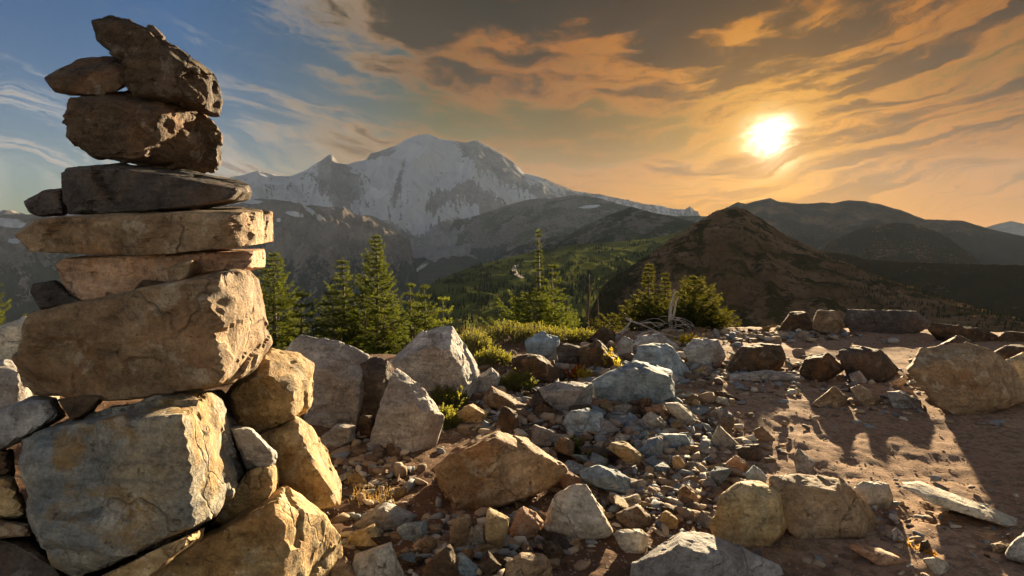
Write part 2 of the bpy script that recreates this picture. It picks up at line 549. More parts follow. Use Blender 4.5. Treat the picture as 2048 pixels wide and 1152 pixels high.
peak, PP, pth = landform('hill', [
    (1090, 660, 900, 640), (1130, 625, 930, 640), (1200, 572, 1000, 680), (1250, 541, 1060), (1290, 515, 1100), (1340, 480, 1160), (1380, 454, 1200), (1420, 428, 1270), (1445, 417, 1290), (1470, 413, 1300), (1492, 418, 1300), (1515, 433, 1300),
    (1560, 463, 1290), (1610, 489, 1270), (1660, 512, 1250), (1720, 536, 1220), (1800, 566, 1180), (1900, 600, 1120), (2000, 628, 1080), (2100, 655, 1040), (2250, 690, 1000)],
    760, -130, M_BROWN, 380, 120, 17, 110, 51.2, jag=0.004, concave=1.15, masks=m_peak, back=1.6, ends=(0.14, 0.05), sink=-260,
    label='nearest brown peak with scree slopes right of the meadows')

# --- ridges to the right under the sun
landform('ridge', [
    (1330, 470, 8840), (1380, 445, 8500), (1420, 430, 8160), (1455, 414, 7990), (1476, 404, 7820), (1492, 408, 7820), (1515, 402, 7650), (1540, 397, 7650), (1560, 404, 7650), (1600, 408, 7650), (1640, 405, 7650),
    (1665, 406, 7650), (1700, 400, 7650), (1730, 402, 7650), (1760, 408, 7565), (1800, 420, 7480), (1850, 438, 7310), (1890, 440, 7225), (1925, 441, 7140), (1970, 455, 7140), (2048, 474, 6970), (2200, 500, 6800)],
    4600, -600, M_BROWN, 260, 80, 110, 700, 61.7, jag=0.0014, concave=1.15,
    masks=lambda px, py, P, T, gn, gn2, sl: dict(veg=0.55 + 0.4 * gn2, wood=0.30 + 0.35 * gn2 + 0.5 * sstep(py, 430, 500)),
    label='long dark ridge under the setting sun')
landform('hill', [
    (1540, 565, 4350), (1580, 535, 4350), (1620, 507, 4350), (1660, 482, 4275), (1700, 465, 4200), (1740, 452, 4200), (1790, 445, 4200), (1830, 449, 4200), (1870, 462, 4200), (1900, 478, 4125), (1930, 500, 4050),
    (1970, 530, 3975), (2010, 560, 3900)],
    2900, -480, M_BROWN, 200, 70, 40, 400, 71.1, jag=0.0016, concave=1.1,
    masks=lambda px, py, P, T, gn, gn2, sl: dict(veg=0.5 + 0.3 * gn2, wood=0.62 + 0.3 * gn2),
    label='rounded wooded hill below the long dark ridge')
landform('hill', [
    (1580, 520, 2000), (1640, 503, 2000), (1678, 506, 2000), (1740, 518, 1980), (1800, 524, 1950), (1880, 527, 1900), (1960, 529, 1900), (2048, 531, 1850), (2250, 540, 1800)],
    1150, -290, M_BROWN, 200, 60, 26, 180, 81.4, jag=0.003, concave=1.05,
    masks=lambda px, py, P, T, gn, gn2, sl: dict(veg=0.5 + 0.3 * gn2, wood=0.70 + 0.3 * gn2),
    label='dark forested slope at the right edge')
landform('mountain', [(1900, 470, 20000), (1960, 458, 20000), (1990, 449, 20000), (2022, 442, 20000), (2050, 449, 20000), (2080, 456, 20000), (2140, 468, 20000)],
         17800, -900, M_RIDGE, 90, 30, 60, 2500, 91.4, jag=0.0008, concave=1.2, label='small far blue peak at the right horizon')

# ------------------------------------------------------------------ the ground we stand on, one sheet out to the horizon
def edge_dist(x):
    return 7.5 + 0.3 * np.sin(x * 0.55 + 0.4) - 1.0 * sstep(x, 2.2, 0.8) - 1.6 * sstep(x, 0.1, -0.7)


def ground_h(x, y):
    x = np.asarray(x, float); y = np.asarray(y, float)
    r = np.hypot(x, y)
    z = 0.05 * fbm2(x * 0.45 + 3, y * 0.45 + 8, 4) + 0.018 * fbm2(x * 2.2, y * 2.2, 3)
    z = z - 0.032 * np.clip(y - 1.5, 0, 9) + 0.05 * np.clip(0.8 - x, 0, 4)                  # falls gently towards the rim and the path
    z = z + 0.05 * np.exp(-(((x - 0.9) / 1.6) ** 2 + ((y - 4.9) / 1.3) ** 2))            # the rubble heap by the edge
    z = z + 0.10 * np.exp(-(((x + 1.6) / 1.0) ** 2 + ((y - 3.0) / 1.6) ** 2))
    z = z - 0.03 * np.exp(-(((x - 2.2) / 1.2) ** 2 + ((y - 3.6) / 1.4) ** 2))            # trodden hollow of the path
    d = y - edge_dist(x)
    d = np.where(y > 0, d, np.maximum(r - 9.0, -3))
    s = np.maximum(d, 0)
    z = z - 0.30 * s * sstep(s, 0, 2.0) - 0.28 * np.maximum(s - 3, 0)
    return z


def base_h(x, y):
    r = np.hypot(x, y); th = np.arctan2(x, y)
    z = ground_h(x, y)
    floor = -640 - 120 * sstep(th, 0.0, -0.5) - 200 * sstep(r, 9000, 20000)
    floor = floor + 260 * sstep(r, 7600, 9400) * sstep(r, 14000, 10000) * sstep(np.abs(th + 0.1), 0.35, 0.1)
    k = 60.0
    far = floor + 22 * fbm2(x / 900.0, y / 900.0, 4) * sstep(r, 800, 2500)
    return np.where(r < 60, z, np.maximum(z, far))


nth = 350
ths = np.linspace(-math.radians(58), math.radians(58), nth)
rs_near = np.exp(np.linspace(math.log(0.75), math.log(14.0), 360))
R_, T_ = np.meshgrid(rs_near, ths)
X_, Y_ = R_ * np.sin(T_), R_ * np.cos(T_)
Z_ = ground_h(X_, Y_)
# footprints, small ripples and clods of the trodden soil
ft = fbm2(X_ * 5.0 + 40, Y_ * 5.0 + 11, 3)
Z_ += 0.010 * fbm2(X_ * 14, Y_ * 14, 4) + 0.030 * np.minimum(ft, 0.02) * sstep(fbm2(X_ * 0.9, Y_ * 0.9 + 4, 2), -0.2, 0.3) + 0.02 * fbm2(X_ * 1.7 + 9, Y_ * 1.7, 3) + 0.005 * fbm2(X_ * 48, Y_ * 48, 2)
near = np.stack([X_, Y_, Z_], -1).reshape(-1, 3)
m_near = len(rs_near)
fn = grid_faces(nth, m_near)[:, ::-1]
# coarse rings outside: the rest of the circle and everything far away
rs_far = np.concatenate([np.exp(np.linspace(math.log(14.0), math.log(400.0), 60)), np.exp(np.linspace(math.log(430.0), math.log(23500.0), 130))])
th_all = np.concatenate([ths[::4], [ths[-1]], np.linspace(ths[-1], ths[0] + 2 * math.pi, 60)[1:]])
Rf, Tf = np.meshgrid(rs_far, th_all)
Xf, Yf = Rf * np.sin(Tf), Rf * np.cos(Tf)
Zf = base_h(Xf, Yf)
Zf[:, 0] -= 0.02
far = np.stack([Xf, Yf, Zf], -1).reshape(-1, 3)
ff = grid_faces(len(th_all), len(rs_far))[:, ::-1] + len(near)
th_b = np.linspace(ths[-1], ths[0] + 2 * math.pi, 60)
rs_b = np.concatenate([[0.02], np.exp(np.linspace(math.log(0.75), math.log(14.0), 30))])
Rb, Tb = np.meshgrid(rs_b, th_b)
Xb, Yb = Rb * np.sin(Tb), Rb * np.cos(Tb)
backs = np.stack([Xb, Yb, ground_h(Xb, Yb) - 0.012], -1).reshape(-1, 3)
fb = grid_faces(len(th_b), len(rs_b))[:, ::-1] + len(near) + len(far)
# little fan closing the spot right under the camera
Rc, Tc = np.meshgrid(np.array([0.02, 0.75]), ths)
cen = np.stack([Rc * np.sin(Tc), Rc * np.cos(Tc), ground_h(Rc * np.sin(Tc), Rc * np.cos(Tc))], -1).reshape(-1, 3)
fc = grid_faces(nth, 2)[:, ::-1] + len(near) + len(far) + len(backs)
me = mesh_np('ground', np.concatenate([near, far, backs, cen]), np.concatenate([fn, ff, fb, fc]))

M_SOIL, g = material('soil')
p = g.obj_coord()
x_, y_, z_ = g.sep(p)
n1 = g.noise(p, 1.1, 5, 0.6)
n2 = g.noise(p, 24.0, 6, 0.68)
n3 = g.noise(p, 110.0, 4, 0.7)
path = g.ss(g.m('ADD', x_, g.m('MULTIPLY', g.m('SUBTRACT', n1, 0.5), 1.6)), 0.5, 1.5)
soil = g.mix(path, (0.130, 0.076, 0.048), (0.35, 0.225, 0.145))
soil = g.mix(g.ss(n1, 0.40, 0.65), soil, g.mix(path, (0.20, 0.125, 0.080), (0.42, 0.29, 0.20)))
soil = g.mix(g.m('MULTIPLY', g.ss(n2, 0.42, 0.62), 0.55), soil, (0.09, 0.058, 0.040))
grit = g.noise(p, 210.0, 3, 0.75)
soil = g.v('SCALE', soil, g.m('ADD', 0.45, g.m('MULTIPLY', grit, 1.1)))
peb = g.vor(p, 75.0, out=0)
pebc = g.vor(p, 75.0, out=1)
pm = g.m('MULTIPLY', g.ss(peb, 0.42, 0.30), g.ss(g.sep(pebc)[0], 0.60, 0.72))
soil = g.mix(g.m('MULTIPLY', pm, 0.75), soil, g.mix(g.sep(pebc)[1], (0.20, 0.17, 0.14), (0.42, 0.36, 0.28)))
rr = g.v('LENGTH', p, None, out=1)
farm = g.ss(rr, 12.0, 60.0)
fcol = g.mix(g.ss(g.noise(p, 0.004, 6, 0.6), 0.4, 0.6), (0.022, 0.030, 0.014), (0.05, 0.055, 0.025))
col = g.mix(farm, soil, fcol)
hb = g.m('ADD', g.m('MULTIPLY', n2, 0.6), g.m('ADD', g.m('ADD', g.m('MULTIPLY', n3, 0.35), g.m('MULTIPLY', grit, 0.15)), g.m('MULTIPLY', pm, 0.5)))
g.surface(col, 0.96, g.bump(hb, 0.65, 0.014), 0.03)
link('ground', me, M_SOIL, kind='structure')

# ------------------------------------------------------------------ rock materials
def rock_material(name, a, b, stain, pale, stain_amt=0.5, pale_amt=0.5, fine=1.0):
    mt, g = material(name)
    oi = g.n('ShaderNodeObjectInfo')
    off = g.v('SCALE', g.xyz(1.0, 0.7, 0.4), g.m('MULTIPLY', oi.outputs['Random'], 37.0))
    p = g.v('ADD', g.obj_coord(), off)
    big = g.noise(p, 3.2, 5, 0.6, 0.4)
    mid = g.noise(p, 14.0, 6, 0.66, 0.3)
    fin = g.noise(p, 75.0, 5, 0.72)
    stv = g.n('ShaderNodeMapping')
    stv.inputs['Scale'].default_value = (1.0, 1.0, 5.5)
    stv.inputs['Rotation'].default_value = (0.5, 0.9, 0.2)
    g.put(stv.inputs[0], p)
    streak = g.noise(stv.outputs[0], 7.0, 5, 0.62, 0.4)
    col = g.mix(g.ss(big, 0.36, 0.64), a, b)
    col = g.mix(g.m('MULTIPLY', g.ss(streak, 0.46, 0.64), 0.45), col, tuple(c * 0.52 for c in a))
    st = g.noise(g.v('ADD', p, (3.3, 8.1, 1.7)), 4.6, 6, 0.65, 0.6)
    col = g.mix(g.m('MULTIPLY', g.ss(st, 0.50, 0.62), stain_amt), col, stain)
    lc = g.noise(g.v('ADD', p, (9.3, 2.1, 5.7)), 11.0, 7, 0.70, 0.5)
    col = g.mix(g.m('MULTIPLY', g.ss(lc, 0.55, 0.62), pale_amt), col, pale)
    sp = g.m('ADD', g.m('MULTIPLY', g.m('SUBTRACT', fin, 0.5), 0.9), g.m('MULTIPLY', g.m('SUBTRACT', mid, 0.5), 1.1))
    col = g.mix(0.9, col, g.v('SCALE', col, g.m('ADD', 1.0, g.m('MULTIPLY', sp, 2.0))))
    rv = g.m('ADD', 0.84, g.m('MULTIPLY', oi.outputs['Random'], 0.34))
    col = g.v('SCALE', col, rv)
    cn_ = g.noise(g.v('ADD', p, (1.1, 6.2, 3.9)), 3.2, 4, 0.5, 0.0)
    crack = g.m('MULTIPLY', g.ss(g.m('ABSOLUTE', g.m('SUBTRACT', cn_, 0.5)), 0.010, 0.0), g.ss(big, 0.42, 0.55))
    grain = g.noise(p, 190.0, 3, 0.7)
    col = g.v('SCALE', col, g.m('ADD', 0.55, g.m('MULTIPLY', grain, 0.9)))
    pit = g.m('MULTIPLY', g.ss(g.noise(p, 42.0, 4, 0.6), 0.63, 0.70), 0.55)
    col = g.mix(pit, col, tuple(c * 0.25 for c in a))
    col = g.mix(g.m('MULTIPLY', crack, 0.30), col, (0.03, 0.024, 0.02))
    h = g.m('ADD', g.m('MULTIPLY', mid, 1.0), g.m('ADD', g.m('MULTIPLY', fin, 0.30), g.m('MULTIPLY', streak, 0.55)))
    h = g.m('SUBTRACT', g.m('ADD', h, g.m('MULTIPLY', grain, 0.10)), g.m('ADD', g.m('MULTIPLY', crack, 0.35), g.m('MULTIPLY', pit, 0.4)))
    nb = g.bump(h, 0.85 * fine, 0.030)
    g.surface(col, g.m('ADD', 0.70, g.m('MULTIPLY', mid, 0.25)), nb, 0.25)
    return mt


R_TAN = rock_material('tan_rock', (0.241, 0.159, 0.087), (0.364, 0.260, 0.159), (0.250, 0.120, 0.045), (0.46, 0.42, 0.33), 0.45, 0.45)
R_OCH = rock_material('ochre_rock', (0.403, 0.276, 0.128), (0.538, 0.417, 0.228), (0.300, 0.150, 0.040), (0.52, 0.46, 0.33), 0.50, 0.45)
R_GREY = rock_material('grey_rock', (0.254, 0.248, 0.241), (0.408, 0.393, 0.372), (0.210, 0.140, 0.090), (0.44, 0.43, 0.40), 0.35, 0.45)
R_BLUE = rock_material('blue_grey_rock', (0.202, 0.269, 0.316), (0.363, 0.437, 0.477), (0.200, 0.160, 0.115), (0.42, 0.44, 0.44), 0.28, 0.45)
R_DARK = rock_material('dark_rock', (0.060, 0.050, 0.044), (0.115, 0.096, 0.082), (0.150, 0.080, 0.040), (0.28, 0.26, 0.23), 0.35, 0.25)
R_RUST = rock_material('rust_rock', (0.351, 0.187, 0.105), (0.463, 0.299, 0.187), (0.290, 0.110, 0.035), (0.42, 0.36, 0.28), 0.55, 0.35)
R_PALE = rock_material('pale_rock', (0.425, 0.380, 0.299), (0.552, 0.506, 0.414), (0.340, 0.220, 0.110), (0.58, 0.55, 0.48), 0.40, 0.40)
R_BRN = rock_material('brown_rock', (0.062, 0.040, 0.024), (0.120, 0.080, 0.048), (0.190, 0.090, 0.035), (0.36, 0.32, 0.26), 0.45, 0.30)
R_MIX = rock_material('mottled_rock', (0.228, 0.248, 0.248), (0.373, 0.310, 0.207), (0.300, 0.180, 0.050), (0.46, 0.44, 0.38), 0.75, 0.5)
RM = dict(mix=R_MIX, tan=R_TAN, och=R_OCH, grey=R_GREY, blue=R_BLUE, dark=R_DARK, rust=R_RUST, pale=R_PALE, brn=R_BRN)

_ICO = {}


def ico(sub):
    if sub not in _ICO:
        bm = bmesh.new()
        bmesh.ops.create_icosphere(bm, subdivisions=sub, radius=1.0)
        bm.verts.ensure_lookup_table()
        v = np.array([w.co[:] for w in bm.verts]); f = np.array([[w.index for w in q.verts] for q in bm.faces])
        bm.free()
        _ICO[sub] = (v / np.linalg.norm(v, axis=1)[:, None], f)
    return _ICO[sub]


def hull_planes(pts):
    bm = bmesh.new()
    vs = [bm.verts.new(p) for p in pts]
    bmesh.ops.convex_hull(bm, input=vs)
    ns, ds = [], []
    c = np.mean(pts, axis=0)
    for f in bm.faces:
        f.normal_update()
        if f.calc_area() < 1e-9:
            continue
        n = np.array(f.normal[:]); d = float(n @ np.array(f.verts[0].co[:]))
        if n @ c > d:
            n, d = -n, -d
        ns.append(n); ds.append(d)
    bm.free()
    return np.array(ns), np.array(ds)


def rock_mesh(name, hulls, sub=5, chips=9, rough=0.02, step=0.012, seed=0, sharp=220.0, strata=0.0, bed=None, crease=26.0):
    """Rock as a (union of) convex polyhedra with chipped edges and broken faces. Returns mesh and its base point."""
    rg = np.random.RandomState(seed)
    allp = np.concatenate(hulls)
    lo, hi = allp.min(0), allp.max(0)
    c = np.mean([h.mean(0) for h in hulls], axis=0)
    half = (hi - lo) / 2 + 1e-4
    size = float(np.prod(half) ** (1 / 3.0)) * 2
    dirs, faces = ico(sub)
    D = dirs * half
    r = np.zeros(len(D))
    for hp in hulls:
        n, d = hull_planes(hp)
        d = d - n @ c
        # chipped corners and edges: extra planes shaving off what sticks out
        cn = rg.normal(size=(chips, 3)); cn /= np.linalg.norm(cn, axis=1)[:, None]
        sup = ((hp - c) @ cn.T).max(0)
        cd = sup * rg.uniform(0.84, 0.97, chips)
        n = np.concatenate([n, cn]); d = np.concatenate([d, cd])
        ok = d > 1e-4
        n, d = n[ok], d[ok]
        # wobble every plane a little so that edges run unevenly
        q = D @ n.T / d[None, :]
        wob = np.stack([fbm3(dirs * 2.6 + 7.7 * k + seed, 3) for k in range(4)], 1)
        q = q * (1 + 0.022 * wob[:, rg.randint(0, 4, q.shape[1])])
        q = np.maximum(q, 1e-6)
        ri = np.sum(q ** sharp, axis=1) ** (-1.0 / sharp)
        r = np.maximum(r, ri)
    P = c + D * r[:, None]
    # broken surface: stepped fracture, grain, bedding
    w = (P - c) / size
    f1 = fbm3(w * 3.2 + seed * 1.3, 4, 0.55)
    f2 = fbm3(w * 11.0 + seed * 2.1, 3, 0.6)
    f3 = fbm3(w * 4.5 + seed * 0.7, 3, 0.5, ridged=True)
    disp = size * (rough * 0.50 * f2 + rough * 0.5 * f3)
    ww = w + 0.05 * np.stack([f1, f2, f3], 1)
    for M, amp, tilt in ((16, 1.1, 1.0), (70, 0.55, 1.4)):          # flat broken facets that step against each other
        sd = w[rg.randint(0, len(w), M)]
        gr_ = rg.normal(size=(M, 3))
        off = rg.uniform(-1, 0.4, M)
        near_ = np.argmin((ww ** 2).sum(1)[:, None] - 2 * ww @ sd.T + (sd ** 2).sum(1)[None, :], axis=1)
        dd = off[near_] * 0.6 + tilt * np.einsum('ij,ij->i', gr_[near_], w - sd[near_]) * (M ** 0.5) * 0.35
        disp = disp + size * step * amp * 1.25 * np.clip(dd, -1.6, 1.2)
    if strata:
        b = np.array(bed if bed is not None else (0.2, 0.1, 1.0)); b = b / np.linalg.norm(b)
        s = (w @ b) * 26.0 + 0.8 * f1
        disp = disp + size * strata * (perlin2(s, s * 0 + seed) + 0.6 * perlin2(s * 2.3, s * 0 + 3.0 + seed))
    nrm = (P - c) / np.linalg.norm(P - c, axis=1)[:, None]
    P = P + nrm * disp[:, None]
    base = np.array([c[0], c[1], P[:, 2].min()])
    me = mesh_np(name, P - base, faces)
    me.set_sharp_from_angle(angle=math.radians(crease))
    return me, base


_GX = np.arange(-16, 16.01, 0.05); _GY = np.arange(-3, 24.01, 0.05)
_GZ = ground_h(*np.meshgrid(_GX, _GY, indexing='ij')).tolist()


def gz(x, y):
    """height of the ground, read from a table"""
    u = min(max((x + 16) / 0.05, 0), len(_GX) - 2); v = min(max((y + 3) / 0.05, 0), len(_GY) - 2)
    i, j = int(u), int(v); a, b = u - i, v - j
    r0, r1 = _GZ[i], _GZ[i + 1]
    return (r0[j] * (1 - b) + r0[j + 1] * b) * (1 - a) + (r1[j] * (1 - b) + r1[j + 1] * b) * a


def ground_pt(px, py):
    """where the ray of a pixel meets the ground"""
    dx_, dy_, dz_ = ray(px, py)
    t = 0.6
    while t < 30 and CAM[2] + dz_ * t > gz(dx_ * t, dy_ * t):
        t *= 1.006
    return CAM + np.array([dx_, dy_, dz_]) * t


NEARBY = []
FOOT = []          # footprints of rocks already laid: x, y, radius


def outline_rock(name, mat, label, outline, depth=None, thick=0.75, front=None, base=None, shift=-0.07, skew=0.35, sub=5, seed=0, group=None,
                 category='rock', inset=None, sink=0.04, back=0.72, **kw):
    O = np.array(outline, float)
    cx, cy = O.mean(0)
    wpx = np.ptp(O[:, 0]); hpx = np.ptp(O[:, 1])
    if depth is None:
        gp = ground_pt(cx, base if base is not None else O[:, 1].max())
        depth = gp[1]
    w = min(wpx, 2.2 * hpx) * depth / F
    rj = np.random.RandomState(seed + 77)
    if inset is None:
        inset = rj.uniform(0.74, 0.92); back = rj.uniform(0.74, 0.9)
    if front is None:
        front = [(cx + (x - cx) * inset + shift * wpx, cy + (y - cy) * inset + 0.06 * hpx) for x, y in (O[::2] if len(O) > 5 else O)]
    pts = [at(x, y, depth) for x, y in front]
    for x, y in O:
        k = 0.34 + skew * (x - cx) / wpx + 0.16 * (cy - y) / max(hpx, 1)
        pts.append(at(x, y, depth + max(0.04, k) * thick * w))
    for x, y in (O[1::2] if len(O) > 5 else O):
        q = at(cx + (x - cx) * back, cy + (y - cy) * back, depth + thick * w)
        pts.append(q)
    pts = np.array(pts)
    if sink is not None:
        lowp = pts[pts[:, 2] < pts[:, 2].min() + 0.3 * np.ptp(pts[:, 2])].copy()
        lowp[:, 2] = np.minimum(lowp[:, 2], [gz(a, b) - sink for a, b in lowp[:, :2]])
        c0 = pts[:, :2].mean(0)
        lowp[:, :2] = c0 + (lowp[:, :2] - c0) * 0.94
        pts = np.concatenate([pts, lowp])
    me, b = rock_mesh(name, [pts], sub=sub, seed=seed, **kw)
    o = link(name, me, RM[mat], label=label, category=category, group=group)
    o.location = b
    if sink is not None:
        NEARBY.append((cx, cy, wpx, hpx, label))
        FOOT.append((pts[:, 0].mean(), pts[:, 1].mean(), 0.42 * (np.ptp(pts[:, 0]) + np.ptp(pts[:, 1])) / 2))
    return o


# ------------------------------------------------------------------ the cairn, stone by stone (pixels of the photograph, distance in metres)
def Z1(*p): return [(x * 0.5556, y * 0.5556) for x, y in p]
def Z2(*p): return [(x * 0.5556, y * 0.5556 + 512) for x, y in p]


def cairn(label, mat, outline, depth, thick, front=None, sub=6, seed=0, skew=0.55, rear=None, hull2=None, back=0.80, **kw):
    O = np.array(outline, float)
    cx, cy = O.mean(0); wpx = np.ptp(O[:, 0])
    if front is None:
        front = [(cx + (x - cx) * 0.84 - 0.03 * wpx, cy + (y - cy) * 0.86) for x, y in O]
    pts = [at(x, y, depth) for x, y in front]
    for x, y in O:
        k = 0.30 + skew * (x - cx) / wpx
        pts.append(at(x, y, depth + max(0.03, k) * thick))
    for x, y in O:
        pts.append(at(cx + (x - cx) * back, cy + (y - cy) * 0.86, depth + thick))
    hulls = [np.array(pts)]
    if hull2:
        o2, d2, t2 = hull2
        o2 = np.array(o2, float); c2 = o2.mean(0)
        h2 = [at(*(c2 + (q - c2) * 0.85), d2) for q in o2] + [at(q[0], q[1], d2 + 0.4 * t2) for q in o2] + [at(*(c2 + (q - c2) * 0.85), d2 + t2) for q in o2]
        hulls.append(np.array(h2))
    kw.setdefault('step', 0.018)
    sub = 6 if wpx > 190 else 5
    me, b = rock_mesh('cairn_stone', hulls, sub=sub, seed=seed, **kw)
    o = link('cairn_stone', me, RM[mat], label=label, category='stone', group='stones stacked in the cairn')
    o.location = b
    FOOT.append((b[0], b[1], 0.25))
    return o


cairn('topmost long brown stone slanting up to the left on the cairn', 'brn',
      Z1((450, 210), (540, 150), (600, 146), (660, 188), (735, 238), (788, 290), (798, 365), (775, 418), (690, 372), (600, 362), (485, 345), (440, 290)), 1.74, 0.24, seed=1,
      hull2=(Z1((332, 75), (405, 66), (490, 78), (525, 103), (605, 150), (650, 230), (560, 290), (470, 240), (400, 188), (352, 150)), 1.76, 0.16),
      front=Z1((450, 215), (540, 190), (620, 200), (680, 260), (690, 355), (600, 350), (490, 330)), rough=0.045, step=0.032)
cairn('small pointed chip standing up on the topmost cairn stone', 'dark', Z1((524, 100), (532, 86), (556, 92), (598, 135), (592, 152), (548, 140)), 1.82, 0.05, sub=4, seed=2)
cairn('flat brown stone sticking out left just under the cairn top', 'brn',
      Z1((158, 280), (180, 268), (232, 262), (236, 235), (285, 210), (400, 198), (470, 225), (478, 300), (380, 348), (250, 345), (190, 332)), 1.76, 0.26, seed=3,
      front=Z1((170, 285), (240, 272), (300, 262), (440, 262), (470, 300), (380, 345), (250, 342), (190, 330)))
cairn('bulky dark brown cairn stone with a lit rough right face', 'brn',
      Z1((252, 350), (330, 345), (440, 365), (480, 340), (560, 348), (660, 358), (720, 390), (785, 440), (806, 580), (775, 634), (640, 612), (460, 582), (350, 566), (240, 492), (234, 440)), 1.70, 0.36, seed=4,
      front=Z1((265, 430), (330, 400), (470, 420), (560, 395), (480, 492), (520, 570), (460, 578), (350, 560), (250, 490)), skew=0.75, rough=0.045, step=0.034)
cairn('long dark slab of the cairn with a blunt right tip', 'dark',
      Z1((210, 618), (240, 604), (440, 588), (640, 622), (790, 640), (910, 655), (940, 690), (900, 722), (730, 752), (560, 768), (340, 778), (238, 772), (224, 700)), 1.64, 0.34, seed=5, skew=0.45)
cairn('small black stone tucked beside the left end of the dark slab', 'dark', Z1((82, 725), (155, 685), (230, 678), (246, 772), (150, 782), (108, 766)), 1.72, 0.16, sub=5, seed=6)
cairn('long pale brown block with a sunlit square right end in the cairn', 'tan',
      Z1((45, 845), (130, 786), (250, 784), (560, 776), (720, 752), (850, 746), (985, 762), (988, 870), (880, 888), (700, 902), (540, 918), (280, 912), (100, 906)), 1.56, 0.46, seed=7,
      front=Z1((50, 845), (130, 795), (300, 792), (560, 785), (880, 762), (882, 886), (700, 900), (540, 916), (280, 910), (105, 904)), skew=0.9)
cairn('tapering rust brown stone under the long pale block of the cairn', 'rust',
      Z1((160, 942), (250, 925), (500, 914), (800, 898), (962, 893), (966, 960), (900, 976), (800, 985), (720, 996), (600, 1034), (430, 1078), (320, 1088), (268, 1076), (210, 1004)), 1.60, 0.40, seed=8,
      front=Z1((165, 945), (500, 925), (890, 905), (895, 965), (720, 990), (600, 1030), (430, 1070), (320, 1080), (270, 1070)), skew=0.85)
cairn('dark stone wedged at the left above the big cairn block', 'dark', Z1((106, 1048), (120, 1020), (200, 1008), (255, 1050), (335, 1105), (250, 1122), (150, 1118)), 1.58, 0.2, sub=5, seed=9)
cairn('small wedge with a sunlit right side propping the rust stone', 'tan', Z1((598, 968), (640, 945), (692, 932), (722, 940), (685, 1010), (610, 1012)), 1.50, 0.09, sub=5, seed=10,
      front=Z1((600, 968), (690, 936), (668, 1008), (612, 1010)), skew=0.9)
cairn('thin slanting sliver lying on the big cairn block', 'brn', Z1((425, 1108), (515, 1006), (560, 1010), (632, 1018), (635, 1028), (545, 1062), (470, 1090)), 1.50, 0.10, sub=5, seed=11)
cairn('largest brown block of the cairn with a bright rough right face', 'tan',
      Z2((108, 208), (330, 195), (440, 184), (580, 140), (720, 80), (810, 40), (890, 40), (935, 80), (946, 160), (932, 195), (986, 310), (930, 400), (860, 462), (720, 472), (580, 507), (430, 518), (270, 492), (110, 508), (58, 470), (48, 370), (78, 260)),
      1.42, 0.55, seed=12, sub=6,
      front=Z2((80, 270), (330, 215), (580, 160), (835, 60), (836, 330), (795, 360), (795, 458), (720, 470), (580, 502), (430, 515), (270, 490), (110, 505), (55, 465), (50, 370)), skew=0.85, rough=0.024, step=0.016)
cairn('small wedge stone pinned under the left of the largest block', 'brn', Z2((203, 516), (300, 500), (385, 498), (330, 572), (262, 592), (232, 555)), 1.40, 0.14, sub=5, seed=13)
cairn('great blue brown boulder at the bottom front of the cairn', 'mix',
      Z2((58, 655), (200, 588), (400, 574), (580, 514), (690, 478), (782, 468), (800, 560), (832, 632), (892, 765), (780, 942), (640, 988), (420, 1074), (270, 1155), (180, 1115), (128, 990), (52, 740)),
      1.27, 0.55, seed=14, sub=6,
      front=Z2((70, 655), (300, 600), (480, 600), (670, 558), (695, 660), (722, 820), (775, 935), (600, 985), (420, 1060), (280, 1130), (185, 1105), (135, 985), (60, 740)), skew=0.95, rough=0.026, step=0.024)
cairn('striped ochre block jutting right beneath the largest cairn block', 'och',
      Z2((800, 500), (925, 405), (972, 328), (1080, 345), (1136, 385), (1122, 540), (1060, 592), (935, 642), (830, 602)), 1.76, 0.42, seed=15,
      front=Z2((805, 505), (930, 430), (975, 440), (1080, 520), (1050, 585), (935, 635), (832, 600)), skew=0.7, strata=0.012, bed=(1.0, 0.1, 0.5))
cairn('small rounded grey stone beside the great bottom boulder', 'grey', Z2((826, 618), (860, 606), (912, 622), (992, 705), (996, 752), (952, 776), (880, 742)), 1.56, 0.14, sub=5, seed=16)
cairn('pointed sunlit ochre stone at the right foot of the cairn', 'och',
      Z2((945, 645), (1040, 600), (1092, 574), (1142, 640), (1232, 820), (1228, 902), (1150, 908), (1010, 832), (998, 730)), 1.76, 0.36, seed=17,
      front=Z2((950, 650), (1070, 640), (1090, 740), (1215, 895), (1150, 900), (1010, 828), (1000, 730)), skew=0.8)
cairn('rust speckled wedge between great boulder and lowest slab', 'och', Z2((800, 930), (892, 765), (1004, 738), (1008, 840), (965, 905), (830, 995), (752, 978)), 1.56, 0.26, seed=18)
cairn('lowest broad sunlit slab of the cairn at its right corner', 'och',
      Z2((480, 1155), (750, 1005), (1000, 896), (1022, 818), (1100, 880), (1242, 960), (1236, 1090), (1190, 1300), (1100, 1560), (560, 1600), (420, 1300)), 1.42, 0.50, seed=19,
      front=Z2((490, 1160), (760, 1015), (1000, 905), (1010, 1152), (1000, 1540), (570, 1580), (430, 1300)), skew=0.8)
cairn('thin yellow slab squeezed under the great bottom boulder', 'och', Z2((370, 1152), (560, 1060), (748, 972), (750, 1000), (620, 1075), (480, 1150), (430, 1250), (340, 1250)), 1.25, 0.30, sub=5, seed=20)
cairn('grey stone at the left edge above the lower cairn', 'grey', Z2((-60, 590), (110, 508), (205, 508), (245, 575), (130, 622), (0, 705), (-60, 720)), 1.40, 0.30, sub=5, seed=21)
cairn('dull brown stone at the left edge below the grey one', 'brn', Z2((-60, 700), (45, 694), (52, 790), (-60, 800)), 1.42, 0.30, sub=5, seed=22)
cairn('mossy ochre stone low at the left edge of the cairn', 'och', Z2((-70, 800), (50, 792), (112, 950), (0, 952), (-70, 950)), 1.36, 0.30, sub=5, seed=23)
